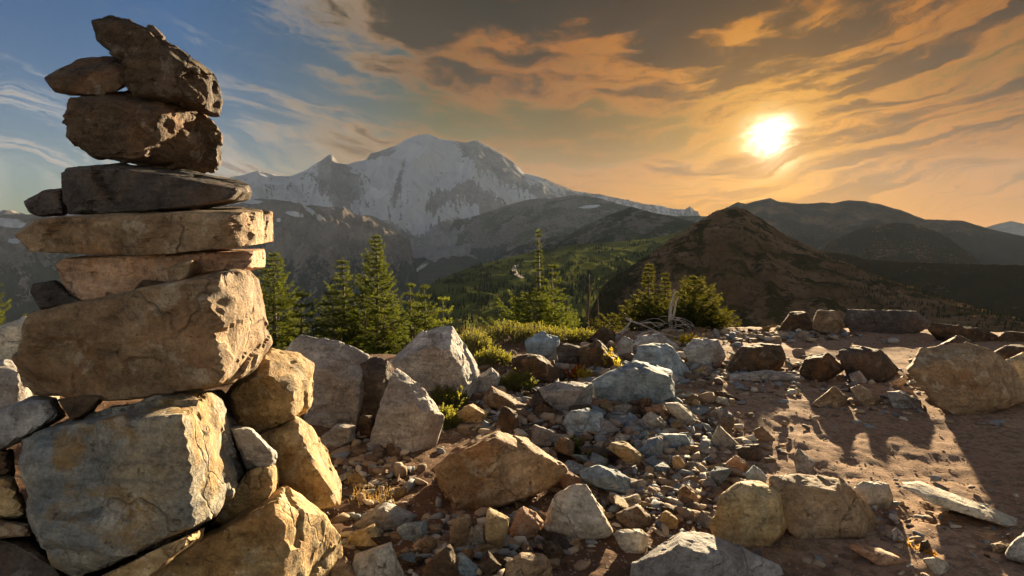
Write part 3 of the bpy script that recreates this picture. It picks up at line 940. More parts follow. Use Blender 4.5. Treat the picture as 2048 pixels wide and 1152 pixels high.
cairn('flat pale stone at the left edge under the mossy one', 'tan', Z2((-80, 942), (0, 944), (122, 962), (128, 1010), (0, 1018), (-80, 1020)), 1.32, 0.34, sub=5, seed=24)
cairn('dark block in the bottom left corner under the cairn', 'dark', Z2((-90, 1010), (120, 1008), (185, 1120), (270, 1160), (330, 1300), (260, 1620), (-90, 1650)), 1.36, 0.45, sub=5, seed=25)
cairn('grey stone filling the gap behind the great bottom boulder', 'grey', Z2((420, 560), (800, 470), (960, 640), (980, 900), (760, 1100), (420, 1120), (90, 1100), (90, 640)), 1.72, 0.35, sub=5, seed=26)
cairn('brown stone hidden at the back foot of the cairn', 'brn', Z2((90, 1050), (420, 1000), (980, 880), (1100, 980), (1080, 1260), (600, 1330), (90, 1330)), 1.72, 0.40, sub=5, seed=27)

# ------------------------------------------------------------------ boulders and stones lying on the ground, traced one by one
def SC(x0, y0, s):
    return lambda *p: [(x0 + x * s, y0 + y * s) for x, y in p]


A7 = SC(600, 650, 0.4357); A6 = SC(900, 430, 0.3038); A8 = SC(1150, 600, 0.4792); B4 = SC(1100, 780, 0.2604); B6 = SC(900, 1000, 0.1953)
T = [
    # label, material, outline, options
    ('large grey boulder with a sunlit top just right of the cairn', 'grey', [(560, 700), (600, 668), (670, 682), (742, 706), (730, 760), (715, 832), (620, 836), (590, 790)], dict(front=[(585, 765), (640, 742), (718, 762), (715, 832), (620, 836)], base=850, thick=0.9, sub=6)),
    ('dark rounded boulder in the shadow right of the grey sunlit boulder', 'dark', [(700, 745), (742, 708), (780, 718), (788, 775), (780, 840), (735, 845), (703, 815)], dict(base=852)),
    ('big pyramid shaped grey boulder in front of the firs', 'grey', [(775, 722), (812, 690), (862, 654), (905, 650), (930, 690), (962, 742), (935, 775), (870, 770), (800, 750)], dict(front=[(780, 726), (858, 694), (900, 702), (936, 774), (870, 770), (800, 750)], base=800, sub=6, thick=0.9, seed=9)),
    ('leaning slate grey boulder left of the juniper mat', 'grey', [(738, 900), (742, 870), (762, 800), (792, 730), (850, 772), (890, 835), (870, 850), (820, 885), (770, 905)], dict(front=[(740, 896), (752, 835), (798, 808), (858, 818), (820, 885), (770, 905)], sub=6, shift=-0.16, strata=0.006)),
    ('large tan block with stained vertical face in the centre foreground', 'tan', [(866, 935), (880, 910), (925, 893), (997, 857), (1060, 880), (1142, 938), (1110, 970), (1062, 985), (1010, 1012), (918, 1030), (905, 1000), (880, 975)],
     dict(front=[(869, 938), (922, 900), (990, 876), (1006, 1010), (918, 1030), (905, 1000)], sub=6, shift=-0.06, thick=0.8, strata=0.004, bed=(1, 0.2, 0.15))),
    ('pale sunlit slab tilted to the right in the lower centre', 'pale', [(1083, 1062), (1108, 990), (1140, 967), (1172, 968), (1200, 1010), (1228, 1062), (1215, 1075), (1100, 1084)], dict(front=[(1085, 1064), (1108, 1044), (1200, 1050), (1226, 1064), (1215, 1075), (1100, 1084)], sub=6, shift=-0.30, inset=0.5, thick=1.0, skew=0.2)),
    ('wide blue grey boulder with cracked flat face at mid right', 'blue', [(1178, 765), (1215, 742), (1270, 722), (1345, 740), (1352, 795), (1285, 812), (1190, 800)], dict(front=[(1182, 770), (1268, 738), (1338, 752), (1348, 795), (1285, 812), (1190, 800)], sub=6, seed=3)),
    ('slate blue boulder behind the cracked flat faced one', 'blue', A6((1195, 950), (1240, 870), (1310, 830), (1430, 850), (1480, 890), (1582, 1030), (1560, 1085), (1470, 1060), (1210, 1040)), dict(sub=6, seed=5)),
    ('layered grey slab leaning beside the slate blue boulder', 'grey', [(1365, 700), (1385, 678), (1438, 678), (1452, 714), (1425, 728), (1385, 735)], dict(strata=0.012, seed=8)),
    ('broad brown boulder at the left border of the path', 'brn', [(1446, 748), (1476, 694), (1520, 686), (1562, 690), (1578, 718), (1545, 742), (1490, 752)], dict(seed=11)),
    ('flat grey slab in front of the broad brown boulder', 'grey', A8((610, 330), (640, 310), (800, 290), (870, 300), (985, 325), (960, 345), (800, 338)), dict(seed=12)),
    ('upright ochre boulder in the right foreground', 'och', [(1418, 1052), (1440, 992), (1492, 954), (1540, 962), (1562, 982), (1578, 1052), (1532, 1098), (1440, 1082)], dict(front=[(1420, 1054), (1446, 1002), (1500, 986), (1556, 1004), (1560, 1060), (1532, 1096), (1440, 1082)], sub=6, seed=13)),
    ('broad brown boulder leaning behind the upright ochre one', 'tan', [(1532, 955), (1592, 944), (1682, 958), (1730, 1005), (1775, 1068), (1700, 1085), (1590, 1082), (1560, 1030)], dict(front=[(1540, 1005), (1600, 978), (1668, 990), (1720, 1072), (1590, 1080)], sub=6, seed=14, base=1085)),
    ('mottled boulder cut by the bottom edge of the picture', 'grey', [(1255, 1190), (1268, 1125), (1310, 1095), (1360, 1062), (1420, 1064), (1470, 1092), (1560, 1130), (1585, 1195)], dict(front=[(1258, 1188), (1276, 1134), (1358, 1090), (1402, 1104), (1445, 1190)], sub=6, seed=15, base=1195)),
    ('largest brown boulder at the right edge of the path', 'tan', [(1808, 740), (1842, 697), (1930, 690), (1985, 705), (2035, 742), (2056, 800), (1990, 825), (1925, 834), (1860, 795), (1830, 770)], dict(front=[(1815, 748), (1870, 722), (1958, 728), (2008, 792), (1990, 823), (1925, 833), (1860, 796)], sub=6, seed=16)),
    ('black boulder on the far side of the path', 'dark', [(1672, 702), (1700, 694), (1762, 696), (1798, 740), (1772, 764), (1700, 748)], dict(seed=17)),
    ('low brown boulder left of the black one', 'brn', [(1596, 742), (1610, 715), (1655, 704), (1692, 738), (1650, 764)], dict(seed=18)),
    ('long dark outcrop on the far rim of the ridge', 'dark', [(1686, 640), (1694, 618), (1750, 624), (1790, 628), (1836, 621), (1864, 648), (1840, 668), (1773, 664), (1696, 660)], dict(seed=19, sub=6, thick=0.5)),
    ('reddish brown rock on the rim left of the dark outcrop', 'brn', [(1555, 660), (1580, 626), (1610, 622), (1632, 650), (1620, 668)], dict(seed=20)),
    ('blocky tan rock touching the dark outcrop', 'tan', [(1622, 655), (1632, 620), (1670, 622), (1694, 648), (1680, 670)], dict(seed=21)),
    ('thin flat ledge lit along its top on the right rim', 'brn', [(1855, 655), (1864, 645), (1965, 656), (2005, 676), (1936, 684), (1869, 672)], dict(seed=22, thick=0.5)),
    ('thin ledge at the right end of the rim', 'brn', [(1995, 668), (2010, 662), (2090, 664), (2100, 685), (2005, 682)], dict(seed=23, thick=0.5)),
    ('dark wedge rock behind the largest brown boulder', 'brn', [(1862, 700), (1917, 668), (1962, 692), (1945, 708), (1880, 712)], dict(seed=24)),
    ('dark rock cut by the right edge behind the largest boulder', 'brn', [(1985, 705), (2010, 690), (2060, 688), (2090, 720), (2060, 740), (2005, 735)], dict(seed=25)),
    ('ochre rock at the right edge above the largest boulder', 'och', [(2004, 722), (2048, 702), (2100, 730), (2100, 775), (2040, 770)], dict(seed=26)),
    # between cairn and centre
    ('thin grey slab lying flat behind the cairn foot', 'grey', [(606, 830), (640, 824), (708, 824), (708, 848), (650, 854), (612, 848)], dict(seed=30, thick=0.5)),
    ('grey stone with a bright patch right of the cairn foot', 'grey', [(636, 880), (674, 847), (714, 850), (710, 880), (657, 897)], dict(seed=31)),
    ('small brown stone leaning on the slate grey boulder', 'brn', [(716, 850), (722, 828), (748, 832), (748, 868), (725, 870)], dict(seed=32, base=878)),
    ('grey mound of rock in front of the sunny patch', 'grey', [(694, 1060), (740, 1020), (778, 1002), (836, 1030), (815, 1060), (752, 1072)], dict(seed=33, sub=6)),
    ('ochre sunlit stone at the lower right of the cairn', 'och', [(692, 1098), (700, 1066), (750, 1045), (772, 1086), (740, 1104)], dict(seed=34)),
    ('big pale stone at the bottom right of the cairn', 'pale', [(700, 1170), (709, 1108), (750, 1092), (785, 1084), (815, 1165), (760, 1180)], dict(seed=35, sub=6, base=1185)),
    ('tan stone in the corner under the lowest cairn slab', 'tan', [(655, 1175), (668, 1130), (690, 1112), (722, 1160), (715, 1185)], dict(seed=36, base=1188)),
    ('dark flat topped stone beside the grey mound', 'blue', [(792, 1062), (800, 1048), (853, 1040), (856, 1068), (818, 1090)], dict(seed=37)),
    ('small tan block on edge right of the dark flat stone', 'tan', [(836, 1092), (853, 1067), (876, 1077), (862, 1108), (844, 1114)], dict(seed=38)),
    ('steep brown stone cut by the bottom edge left of centre', 'brn', [(845, 1165), (850, 1129), (901, 1085), (916, 1120), (914, 1168)], dict(seed=39, base=1175)),
    ('tan slab on end at the lower centre', 'tan', B6((-20, 490), (10, 290), (80, 150), (212, 138), (222, 300), (70, 535)), dict(seed=40)),
    ('narrow pale green stone standing between two slabs', 'pale', B6((226, 480), (250, 250), (342, 250), (368, 450), (320, 500)), dict(seed=41)),
    ('forked tan stone with a pale upper face at lower centre', 'och', B6((362, 200), (390, 55), (470, 110), (625, 180), (560, 330), (505, 525), (400, 505), (385, 380)), dict(seed=42)),
    ('rust red block at the lower centre', 'rust', B6((598, 375), (690, 100), (750, 55), (870, 120), (955, 220), (885, 355), (780, 395), (650, 425)), dict(seed=43)),
    ('flat topped tan stone cut by the bottom edge at centre', 'tan', B6((550, 850), (568, 650), (740, 533), (950, 550), (1042, 640), (1070, 860)), dict(seed=44, base=1172, sub=6)),
    ('dark brown rounded stone behind the flat topped tan one', 'brn', B6((930, 400), (1080, 420), (1192, 545), (1130, 625), (1000, 640)), dict(seed=45)),
    ('triangular brown stone near the bottom edge', 'brn', B6((268, 690), (390, 505), (440, 570), (545, 690), (480, 770), (350, 775)), dict(seed=46)),
    ('blue grey splinter beside the triangular brown stone', 'blue', B6((55, 570), (110, 525), (305, 700), (295, 770), (100, 790)), dict(seed=47)),
    ('small pear shaped tan stone on bare soil', 'tan', B6((1186, 470), (1250, 410), (1332, 378), (1335, 480), (1290, 538)), dict(seed=48)),
    ('small green grey cube shaped stone on the rubble', 'grey', B6((855, 400), (890, 345), (968, 390), (965, 460), (930, 492)), dict(seed=49)),
    ('pale lit stone below the tilted slab', 'pale', [(1224, 1062), (1251, 1056), (1284, 1058), (1296, 1072), (1293, 1100), (1271, 1109), (1242, 1096)], dict(seed=50)),
    ('lit brown topped stone right of the tilted slab', 'brn', [(1228, 1028), (1272, 1008), (1302, 1030), (1304, 1057), (1272, 1060), (1238, 1045)], dict(seed=51)),
    ('pale chip lying above the brown topped stone', 'pale', B4((536, 840), (680, 788), (708, 862), (600, 895)), dict(seed=52)),
    ('blue grey lumpy rock right of the central block', 'blue', [(1158, 945), (1189, 928), (1232, 938), (1262, 957), (1268, 988), (1246, 992), (1204, 976), (1165, 962)], dict(seed=53, sub=6)),
    ('long ochre slab lying diagonally in the rubble', 'och', B4((432, 420), (470, 400), (592, 398), (755, 545), (742, 590), (600, 530)), dict(seed=54)),
    ('long dark slab below the diagonal ochre one', 'dark', B4((238, 440), (280, 418), (400, 438), (558, 510), (500, 552), (280, 500)), dict(seed=55)),
    ('dark blue craggy rock left of the pale slabs', 'blue', B4((95, 260), (138, 150), (270, 128), (402, 178), (432, 312), (380, 358), (200, 345)), dict(seed=56, sub=6)),
    ('pale triangular slab in the middle of the rubble', 'pale', B4((648, 270), (770, 158), (850, 208), (935, 312), (800, 330), (660, 300)), dict(seed=57)),
    ('long pale splinter above the triangular slab', 'pale', B4((878, 95), (985, 88), (1155, 232), (1130, 278), (1050, 250)), dict(seed=58)),
    ('tan slab just below the long pale splinter', 'tan', B4((918, 240), (978, 214), (1104, 322), (1080, 346), (930, 320)), dict(seed=59)),
    ('smooth blue white stone below the tan slab', 'blue', B4((838, 335), (1062, 328), (1118, 412), (1045, 475), (930, 448)), dict(seed=60)),
    ('grey block in the shade left of the smooth stone', 'grey', B4((738, 380), (850, 348), (932, 402), (905, 485), (760, 448)), dict(seed=61)),
    ('reddish stone plate behind the triangular slab', 'rust', B4((715, 130), (870, 95), (930, 220), (900, 250), (760, 190)), dict(seed=62)),
    ('tan pitted stone below the long dark slab', 'tan', B4((985, 760), (1050, 718), (1174, 832), (1105, 878), (1010, 850)), dict(seed=63)),
    ('upright tan stone left of the upright ochre boulder', 'och', B4((838, 950), (900, 918), (985, 990), (985, 1075), (900, 1060)), dict(seed=64)),
    ('small orange tan stone standing in the rubble', 'och', B4((938, 510), (1000, 498), (1045, 580), (990, 628), (938, 575)), dict(seed=65)),
    ('ochre blocky stone at the foot of the juniper mat', 'och', [(912, 824), (940, 804), (976, 824), (972, 845), (922, 850)], dict(seed=66)),
    ('tan wedge of rock above the central block', 'tan', [(964, 802), (983, 773), (1020, 790), (1060, 818), (1018, 826)], dict(seed=67)),
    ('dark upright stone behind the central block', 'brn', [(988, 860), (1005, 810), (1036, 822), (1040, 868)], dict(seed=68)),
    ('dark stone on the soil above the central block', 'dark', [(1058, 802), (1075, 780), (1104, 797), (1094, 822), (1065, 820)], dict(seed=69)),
    ('wide grey boulder left of the cracked blue one', 'grey', [(1070, 780), (1114, 762), (1186, 766), (1184, 815), (1136, 826), (1110, 805)], dict(seed=70, sub=6)),
    ('angular grey stone right of the juniper clump', 'grey', [(942, 762), (983, 735), (1003, 755), (990, 790), (955, 785)], dict(seed=71)),
    ('brown sloping slab in the middle distance', 'brn', [(1022, 715), (1050, 706), (1080, 710), (1134, 746), (1124, 762), (1071, 764), (1031, 745)], dict(seed=72)),
    ('blue grey upright rock below the low green shrubs', 'blue', [(1050, 680), (1084, 662), (1120, 676), (1116, 724), (1079, 720), (1053, 702)], dict(seed=73, base=728)),
    ('dark cube shaped rock next to the upright blue grey one', 'dark', [(1112, 694), (1130, 684), (1164, 690), (1160, 736), (1123, 730)], dict(seed=74)),
    ('brown rock with a bright lower edge by the rim', 'brn', [(1156, 695), (1198, 680), (1236, 716), (1220, 738), (1161, 740)], dict(seed=75)),
    ('brown domed rock on the rim behind the others', 'brn', [(1176, 678), (1204, 652), (1233, 664), (1230, 686), (1192, 688)], dict(seed=76)),
    ('small pale grey upright rock near the rim', 'grey', [(1232, 690), (1246, 671), (1266, 679), (1265, 706), (1237, 720)], dict(seed=77)),
    ('flat grey slab on the rim behind the slate blue boulder', 'grey', [(1266, 690), (1280, 670), (1322, 666), (1366, 697), (1350, 704), (1275, 702)], dict(seed=78)),
    # along the path
    ('triangular brown stone lying on the path', 'tan', [(1622, 808), (1668, 771), (1696, 796), (1680, 814)], dict(seed=80)),
    ('narrow tan slab pointing right on the path', 'tan', [(1699, 776), (1720, 769), (1768, 799), (1745, 814)], dict(seed=81)),
    ('flat grey stone at the foot of the largest boulder', 'grey', [(1773, 784), (1800, 780), (1842, 801), (1846, 818), (1797, 818)], dict(seed=82)),
    ('small grey slab under the black boulder', 'grey', [(1697, 748), (1720, 740), (1737, 763), (1711, 767)], dict(seed=83)),
    ('pale stone between black boulder and largest boulder', 'pale', A8((1302, 345), (1380, 312), (1388, 342), (1330, 370)), dict(seed=84)),
    ('dark smooth stone at the left edge of the path', 'dark', [(1471, 898), (1485, 890), (1519, 887), (1528, 919), (1495, 924)], dict(seed=85)),
    ('rust coloured lump below the dark smooth stone', 'rust', [(1450, 928), (1471, 908), (1497, 931), (1481, 948)], dict(seed=86)),
    ('slate blue stone behind the upright ochre boulder', 'blue', [(1491, 948), (1509, 926), (1535, 955), (1529, 970), (1500, 966)], dict(seed=87)),
    ('leaning grey flake standing on the path', 'grey', [(1586, 914), (1596, 895), (1631, 926), (1626, 943), (1600, 936)], dict(seed=88)),
    ('small tan rock on the upper path near the rubble', 'tan', [(1505, 862), (1524, 851), (1550, 878), (1533, 886)], dict(seed=89)),
    ('pale streaked block at the lower right of the path', 'pale', [(1706, 974), (1725, 961), (1778, 968), (1787, 998), (1784, 1020), (1739, 1006)], dict(seed=90, strata=0.01)),
    ('long buried pale slab running to the right edge', 'pale', [(1795, 962), (1830, 958), (1940, 1000), (2060, 1046), (2060, 1060), (1941, 1030), (1869, 1000)], dict(seed=91, thick=0.9, sub=6)),
    ('flat rust slab near the bottom right', 'rust', [(1697, 1086), (1712, 1082), (1842, 1122), (1832, 1138), (1768, 1130), (1706, 1102)], dict(seed=92)),
    ('pale flake at the bottom right below the rust slab', 'pale', [(1845, 1117), (1870, 1112), (1900, 1127), (1897, 1155), (1874, 1150)], dict(seed=93)),
    ('grey rock cut by the right edge near the bottom', 'grey', [(2008, 1105), (2032, 1072), (2070, 1050), (2110, 1090), (2100, 1140)], dict(seed=94)),
    ('flat brown stone left of the rock at the right edge', 'tan', A8((1733, 1018), (1780, 1008), (1822, 1022), (1800, 1066), (1740, 1050)), dict(seed=95)),
    ('small standing flake beside the orange grass tuft', 'grey', [(1781, 1058), (1792, 1051), (1813, 1079), (1799, 1092)], dict(seed=96)),
    ('small brown post shaped stone right of the orange tuft', 'brn', [(1836, 1105), (1842, 1082), (1856, 1078), (1862, 1092), (1852, 1112)], dict(seed=97)),
    # behind the cairn on the left
    ('pale sunlit boulder half hidden behind the cairn at the left edge', 'pale', [(-120, 700), (-30, 682), (20, 690), (50, 650), (75, 622), (110, 640), (120, 760), (-100, 800)], dict(seed=98, base=850, sub=6)),
    ('grey boulder at the left edge behind the cairn', 'grey', [(-80, 740), (10, 718), (60, 735), (70, 800), (-60, 830)], dict(seed=99, base=880)),
]
for i, (lab, mat, outl, opt) in enumerate(T):
    opt = dict(opt)
    opt.setdefault('seed', 200 + i)
    w_ = np.ptp(np.array(outl)[:, 0])
    nm = 'boulder' if w_ > 75 else 'stone'
    opt['sub'] = 6 if w_ > 175 else (5 if w_ > 52 else 4)
    outline_rock(nm, mat, lab, outl, category='boulder' if nm == 'boulder' else 'stone',
                 group='boulders lying on the ridge' if nm == 'boulder' else 'stones lying on the ridge', rough=0.020, step=0.018, chips=6, **opt)

# ------------------------------------------------------------------ rubble: small stones, each its own object, sharing a few shapes
rg = np.random.RandomState(5)
PROTO = []
for k in range(16):
    n = rg.randint(6, 10)
    e = np.array([1.0, rg.uniform(0.5, 0.9), rg.uniform(0.25, 0.65)])
    pts = rg.uniform(-1, 1, (n, 3)); pts /= np.maximum(np.abs(pts).max(1), 1e-6)[:, None]
    pts *= e * 0.5
    me, b = rock_mesh('rubble_stone', [pts], sub=4, chips=2, rough=0.012, step=0.016, seed=300 + k, sharp=220, crease=22)
    PROTO.append(me)
MATSEQ = ['tan', 'grey', 'blue', 'och', 'pale', 'brn', 'rust', 'dark']
PROTOM = {}


def proto(k, mat):
    if (k, mat) not in PROTOM:
        m2 = PROTO[k].copy()
        m2.materials.clear(); m2.materials.append(RM[mat])
        PROTOM[(k, mat)] = m2
    return PROTOM[(k, mat)]


REG = [  # region centre, half size, number, size range (pixels), weights of the materials, where
    ((1265, 890), (190, 100), 34, (42, 72), (2, 3, 5, 1, 3, 1, 1, 1), 'larger rubble right of the central block'),
    ((930, 1090), (200, 50), 12, (40, 66), (4, 2, 2, 3, 2, 3, 2, 1), 'larger rubble at the bottom centre'),
    ((760, 900), (100, 70), 8, (36, 60), (3, 4, 1, 2, 1, 2, 1, 0), 'larger rubble beside the cairn'),
    ((1285, 880), (165, 75), 44, (22, 52), (2, 3, 5, 1, 4, 1, 1, 1), 'rubble right of the central block'),
    ((1320, 990), (120, 62), 34, (20, 56), (4, 3, 1, 4, 3, 2, 1, 1), 'rubble left of the ochre boulder'),
    ((950, 1095), (190, 50), 30, (18, 50), (4, 2, 2, 3, 2, 3, 2, 2), 'heap at the bottom centre'),
    ((1060, 960), (40, 70), 14, (16, 44), (4, 3, 2, 2, 1, 2, 2, 1), 'heap beside the central block'),
    ((740, 940), (90, 80), 24, (14, 42), (3, 3, 1, 3, 2, 2, 1, 0), 'dark soil beside the cairn'),
    ((1000, 830), (120, 55), 18, (14, 44), (3, 3, 1, 3, 1, 2, 1, 1), 'soil behind the central block'),
    ((1250, 745), (180, 45), 18, (14, 44), (2, 3, 4, 0, 1, 2, 0, 2), 'shade among the grey boulders'),
    ((1500, 760), (130, 30), 18, (12, 34), (2, 3, 3, 1, 2, 2, 1, 2), 'upper border of the path'),
    ((1480, 672), (170, 14), 16, (12, 30), (3, 2, 1, 3, 2, 3, 1, 1), 'far rim'),
    ((1800, 790), (170, 40), 12, (10, 26), (2, 3, 2, 1, 1, 2, 1, 1), 'far side of the path'),
    ((1820, 1060), (190, 70), 14, (10, 26), (2, 3, 2, 2, 3, 1, 1, 0), 'sandy path'),
    ((1420, 1110), (140, 40), 10, (12, 30), (3, 2, 1, 3, 1, 2, 1, 1), 'bottom right soil'),
]
CNAME = dict(tan='tan', grey='grey', blue='blue grey', och='ochre', pale='pale', brn='brown', rust='rust red', dark='dark')


def short(lab):
    ws = lab.split()
    for i in range(3, len(ws)):
        if ws[i] in ('in', 'at', 'on', 'with', 'cut', 'of', 'left', 'right', 'behind', 'beside', 'below', 'under', 'lying', 'just', 'between', 'above', 'standing', 'running', 'near', 'along', 'by', 'leaning', 'pointing', 'next'):
            return ' '.join(ws[:i])
    return ' '.join(ws[:6])


USED = set()


def stone_label(px, py, s, mat):
    near_ = sorted(NEARBY, key=lambda n: ((px - n[0]) / (n[2] + 30)) ** 2 + ((py - n[1]) / (n[3] + 25)) ** 2)
    size = 'tiny' if s < 17 else ('small' if s < 30 else 'mid sized')
    first = None
    for n in near_[:5]:
        dx_, dy_ = (px - n[0]) / n[2], (py - n[1]) / n[3]
        side = 'right of' if dx_ > 0 else 'left of'
        end = 'in front of' if dy_ > 0 else 'behind'
        for rel in ((side, end) if abs(dx_) > abs(dy_) else (end, side)):
            lab = f'{size} {CNAME[mat]} stone {rel} the {short(n[4])}'
            first = first or lab
            if lab not in USED:
                USED.add(lab)
                return lab
    return first


STONES = []
for (c, hs, num, szr, wts, lab) in REG:
    wts = np.array(wts, float); wts /= wts.sum()
    made = 0; tries = 0
    while made < num and tries < num * 30:
        tries += 1
        px = c[0] + rg.uniform(-1, 1) * hs[0]; py = c[1] + rg.uniform(-1, 1) * hs[1]
        q = ground_pt(px, py)
        spx = szr[0] + (szr[1] - szr[0]) * rg.uniform() ** 1.6
        s = spx * q[1] / F
        if any((q[0] - a) ** 2 + (q[1] - b) ** 2 < (r * 0.60 + s * 0.25) ** 2 for a, b, r in FOOT) and tries < num * 22:
            continue
        if any((q[0] - a) ** 2 + (q[1] - b) ** 2 < ((r + s) * 0.30) ** 2 for a, b, r in STONES):
            continue
        STONES.append((q[0], q[1], s))
        mt_ = MATSEQ[rg.choice(8, p=wts)]
        o = link('rubble_stone', proto(rg.randint(16), mt_), None, label=stone_label(px, py, spx, mt_), category='stone', group='loose stones, ' + lab)
        o.scale = (s * 1.15, s * 1.15 * rg.uniform(0.8, 1.1), s * 1.15 * rg.uniform(0.8, 1.2))
        o.rotation_euler = (rg.uniform(-0.5, 0.5), rg.uniform(-0.5, 0.5), rg.uniform(0, 6.28))
        o.location = (q[0], q[1], gz(q[0], q[1]) - rg.uniform(-0.10, 0.14) * s)
        made += 1

# gravel and chips: far too many to count
rg = np.random.RandomState(9)
gv, gf, pal = [], [], []
iv, if_ = ico(1)
CHIP = []
for k in range(10):
    pts = rg.uniform(-1, 1, (9, 3)); pts /= np.maximum(np.abs(pts).max(1), 1e-6)[:, None]
    pts *= np.array([1.0, rg.uniform(0.6, 0.9), rg.uniform(0.3, 0.6)])
    m_, b_ = rock_mesh('chip', [pts], sub=2, chips=3, rough=0.01, step=0.012, seed=500 + k)
    cv_ = np.array([v.co[:] for v in m_.vertices]); cv_[:, 2] -= cv_[:, 2].mean()
    CHIP.append(cv_)
    bpy.data.meshes.remove(m_)
_, cf_ = ico(2)
CL = [((1290, 890), (170, 85), 700), ((940, 1085), (220, 65), 560), ((1340, 1000), (140, 70), 380), ((760, 940), (110, 90), 240), ((1010, 830), (140, 60), 240),
      ((1250, 740), (260, 60), 420), ((1520, 750), (180, 40), 260), ((1540, 674), (230, 14), 240), ((1800, 1060), (240, 90), 220), ((1820, 790), (230, 60), 220), ((1450, 900), (120, 60), 120)]
jobs = []
for ci_, (c, hs, n) in enumerate(CL):
    for _ in range(n):
        jobs.append((c[0] + hs[0] * np.clip(rg.normal() * 0.5, -1.1, 1.1), c[1] + hs[1] * np.clip(rg.normal() * 0.5, -1.1, 1.1), 6 + (32 if ci_ < 6 else 22) * rg.uniform() ** (1.5 if ci_ < 6 else 2.2), True))
for _ in range(1900):
    jobs.append((rg.uniform(620, 1560), 655 + 500 * rg.uniform() ** 0.8, 1.5 + 4.5 * rg.uniform() ** 3, False))
for _ in range(1000):
    jobs.append((rg.uniform(1400, 2048), 665 + 490 * rg.uniform() ** 0.8, 1.5 + 3.5 * rg.uniform() ** 3, False))
cnt = 0
for (px, py, spx, chip) in jobs:
    d = ray(px, py)
    t = -CAM[2] / d[2]
    for _ in range(3):
        q = CAM + d * t
        t = t - (q[2] - gz(q[0], q[1])) / d[2]
    q = CAM + d * t
    if not 0.5 < q[1] < 9:
        continue
    s = spx * q[1] / F * 0.55 + 0.0015
    e = s * rg.uniform(0.7, 1.2, 3)
    a = rg.uniform(0, 6.28)
    if chip:
        V = CHIP[rg.randint(10)] * e
        tl = rg.uniform(-0.4, 0.4)
        V = np.stack([V[:, 0], V[:, 1] * math.cos(tl) - V[:, 2] * math.sin(tl), V[:, 1] * math.sin(tl) + V[:, 2] * math.cos(tl)], 1)
    else:
        V = iv * (1 + rg.uniform(-0.25, 0.25, (len(iv), 1))) * e * np.array([1, 1, 0.6])
    V = np.stack([V[:, 0] * math.cos(a) - V[:, 1] * math.sin(a), V[:, 0] * math.sin(a) + V[:, 1] * math.cos(a), V[:, 2]], 1)
    q[2] = gz(q[0], q[1]) + 0.25 * e[2]
    gv.append(V + q); gf.append((cf_ if chip else if_) + cnt); pal.append(np.full(len(V), rg.uniform()))
    cnt += len(V)
me = mesh_np('gravel', np.concatenate(gv), np.concatenate(gf), smooth=False)
add_attr(me, 'tone', np.concatenate(pal))
M_GRAVEL, g = material('gravel_chips')
tc = g.ramp(g.attr('tone'), [(0.0, (0.17, 0.12, 0.085)), (0.2, (0.32, 0.23, 0.15)), (0.42, (0.27, 0.28, 0.28)), (0.58, (0.42, 0.33, 0.23)), (0.78, (0.22, 0.25, 0.27)), (0.9, (0.56, 0.50, 0.41))], 'CONSTANT')
g.surface(g.mix(0.35, tc, g.noise(g.obj_coord(), 60.0, 3, 0.6), 'MULTIPLY'), 0.9, None, 0.2)
link('gravel', me, M_GRAVEL, label='fine gravel strewn over the soil between the stones', kind='stuff')

# ------------------------------------------------------------------ plants
def leaf_material(name, a, b, tr, amt=0.45, spec=0.12):
    mt, g = material(name)
    n = g.noise(g.obj_coord(), 9.0, 3, 0.6)
    rnd = g.attr('tone')
    col = g.mix(g.ss(g.m('ADD', g.m('MULTIPLY', n, 0.5), g.m('MULTIPLY', rnd, 0.5)), 0.3, 0.7), a, b)
    g.surface(col, 0.7, None, spec, trans=(amt, g.mix(rnd, tr, tuple(c * 0.6 for c in tr))))
    return mt


M_FIR = leaf_material('fir_needles', (0.012, 0.026, 0.007), (0.032, 0.054, 0.011), (0.23, 0.27, 0.024), 0.30)
M_FIR2 = leaf_material('yellow_fir_needles', (0.013, 0.023, 0.006), (0.034, 0.046, 0.010), (0.22, 0.21, 0.020), 0.28)
M_PINE = leaf_material('young_pine_needles', (0.035, 0.060, 0.010), (0.075, 0.110, 0.018), (0.34, 0.38, 0.035), 0.4)
M_SHRUB = leaf_material('heath_leaves', (0.045, 0.062, 0.011), (0.105, 0.118, 0.022), (0.40, 0.38, 0.045), 0.45)
M_RED = leaf_material('red_leaves', (0.30, 0.05, 0.012), (0.40, 0.16, 0.02), (0.6, 0.15, 0.02), 0.5)
M_YEL = leaf_material('yellow_leaves', (0.30, 0.26, 0.02), (0.42, 0.30, 0.03), (0.65, 0.50, 0.04), 0.5)
M_STRAW = leaf_material('dry_grass_blades', (0.30, 0.20, 0.09), (0.42, 0.30, 0.13), (0.5, 0.32, 0.10), 0.4)
M_ORG = leaf_material('orange_tuft_blades', (0.40, 0.20, 0.04), (0.50, 0.30, 0.06), (0.7, 0.38, 0.06), 0.5)


def wood_material(name, a, b):
    mt, g = material(name)
    mp = g.n('ShaderNodeMapping'); mp.inputs['Scale'].default_value = (1, 1, 0.18)
    g.put(mp.inputs[0], g.obj_coord())
    n = g.noise(mp.outputs[0], 60.0, 5, 0.65)
    g.surface(g.mix(g.ss(n, 0.35, 0.65), a, b), 0.85, g.bump(n, 0.6, 0.006), 0.2)
    return mt


M_BARK = wood_material('fir_bark', (0.10, 0.075, 0.055), (0.20, 0.16, 0.12))
M_DEAD = wood_material('bleached_wood', (0.30, 0.25, 0.21), (0.50, 0.44, 0.38))
M_SNAG = wood_material('weathered_snag_bark', (0.075, 0.050, 0.038), (0.14, 0.10, 0.08))


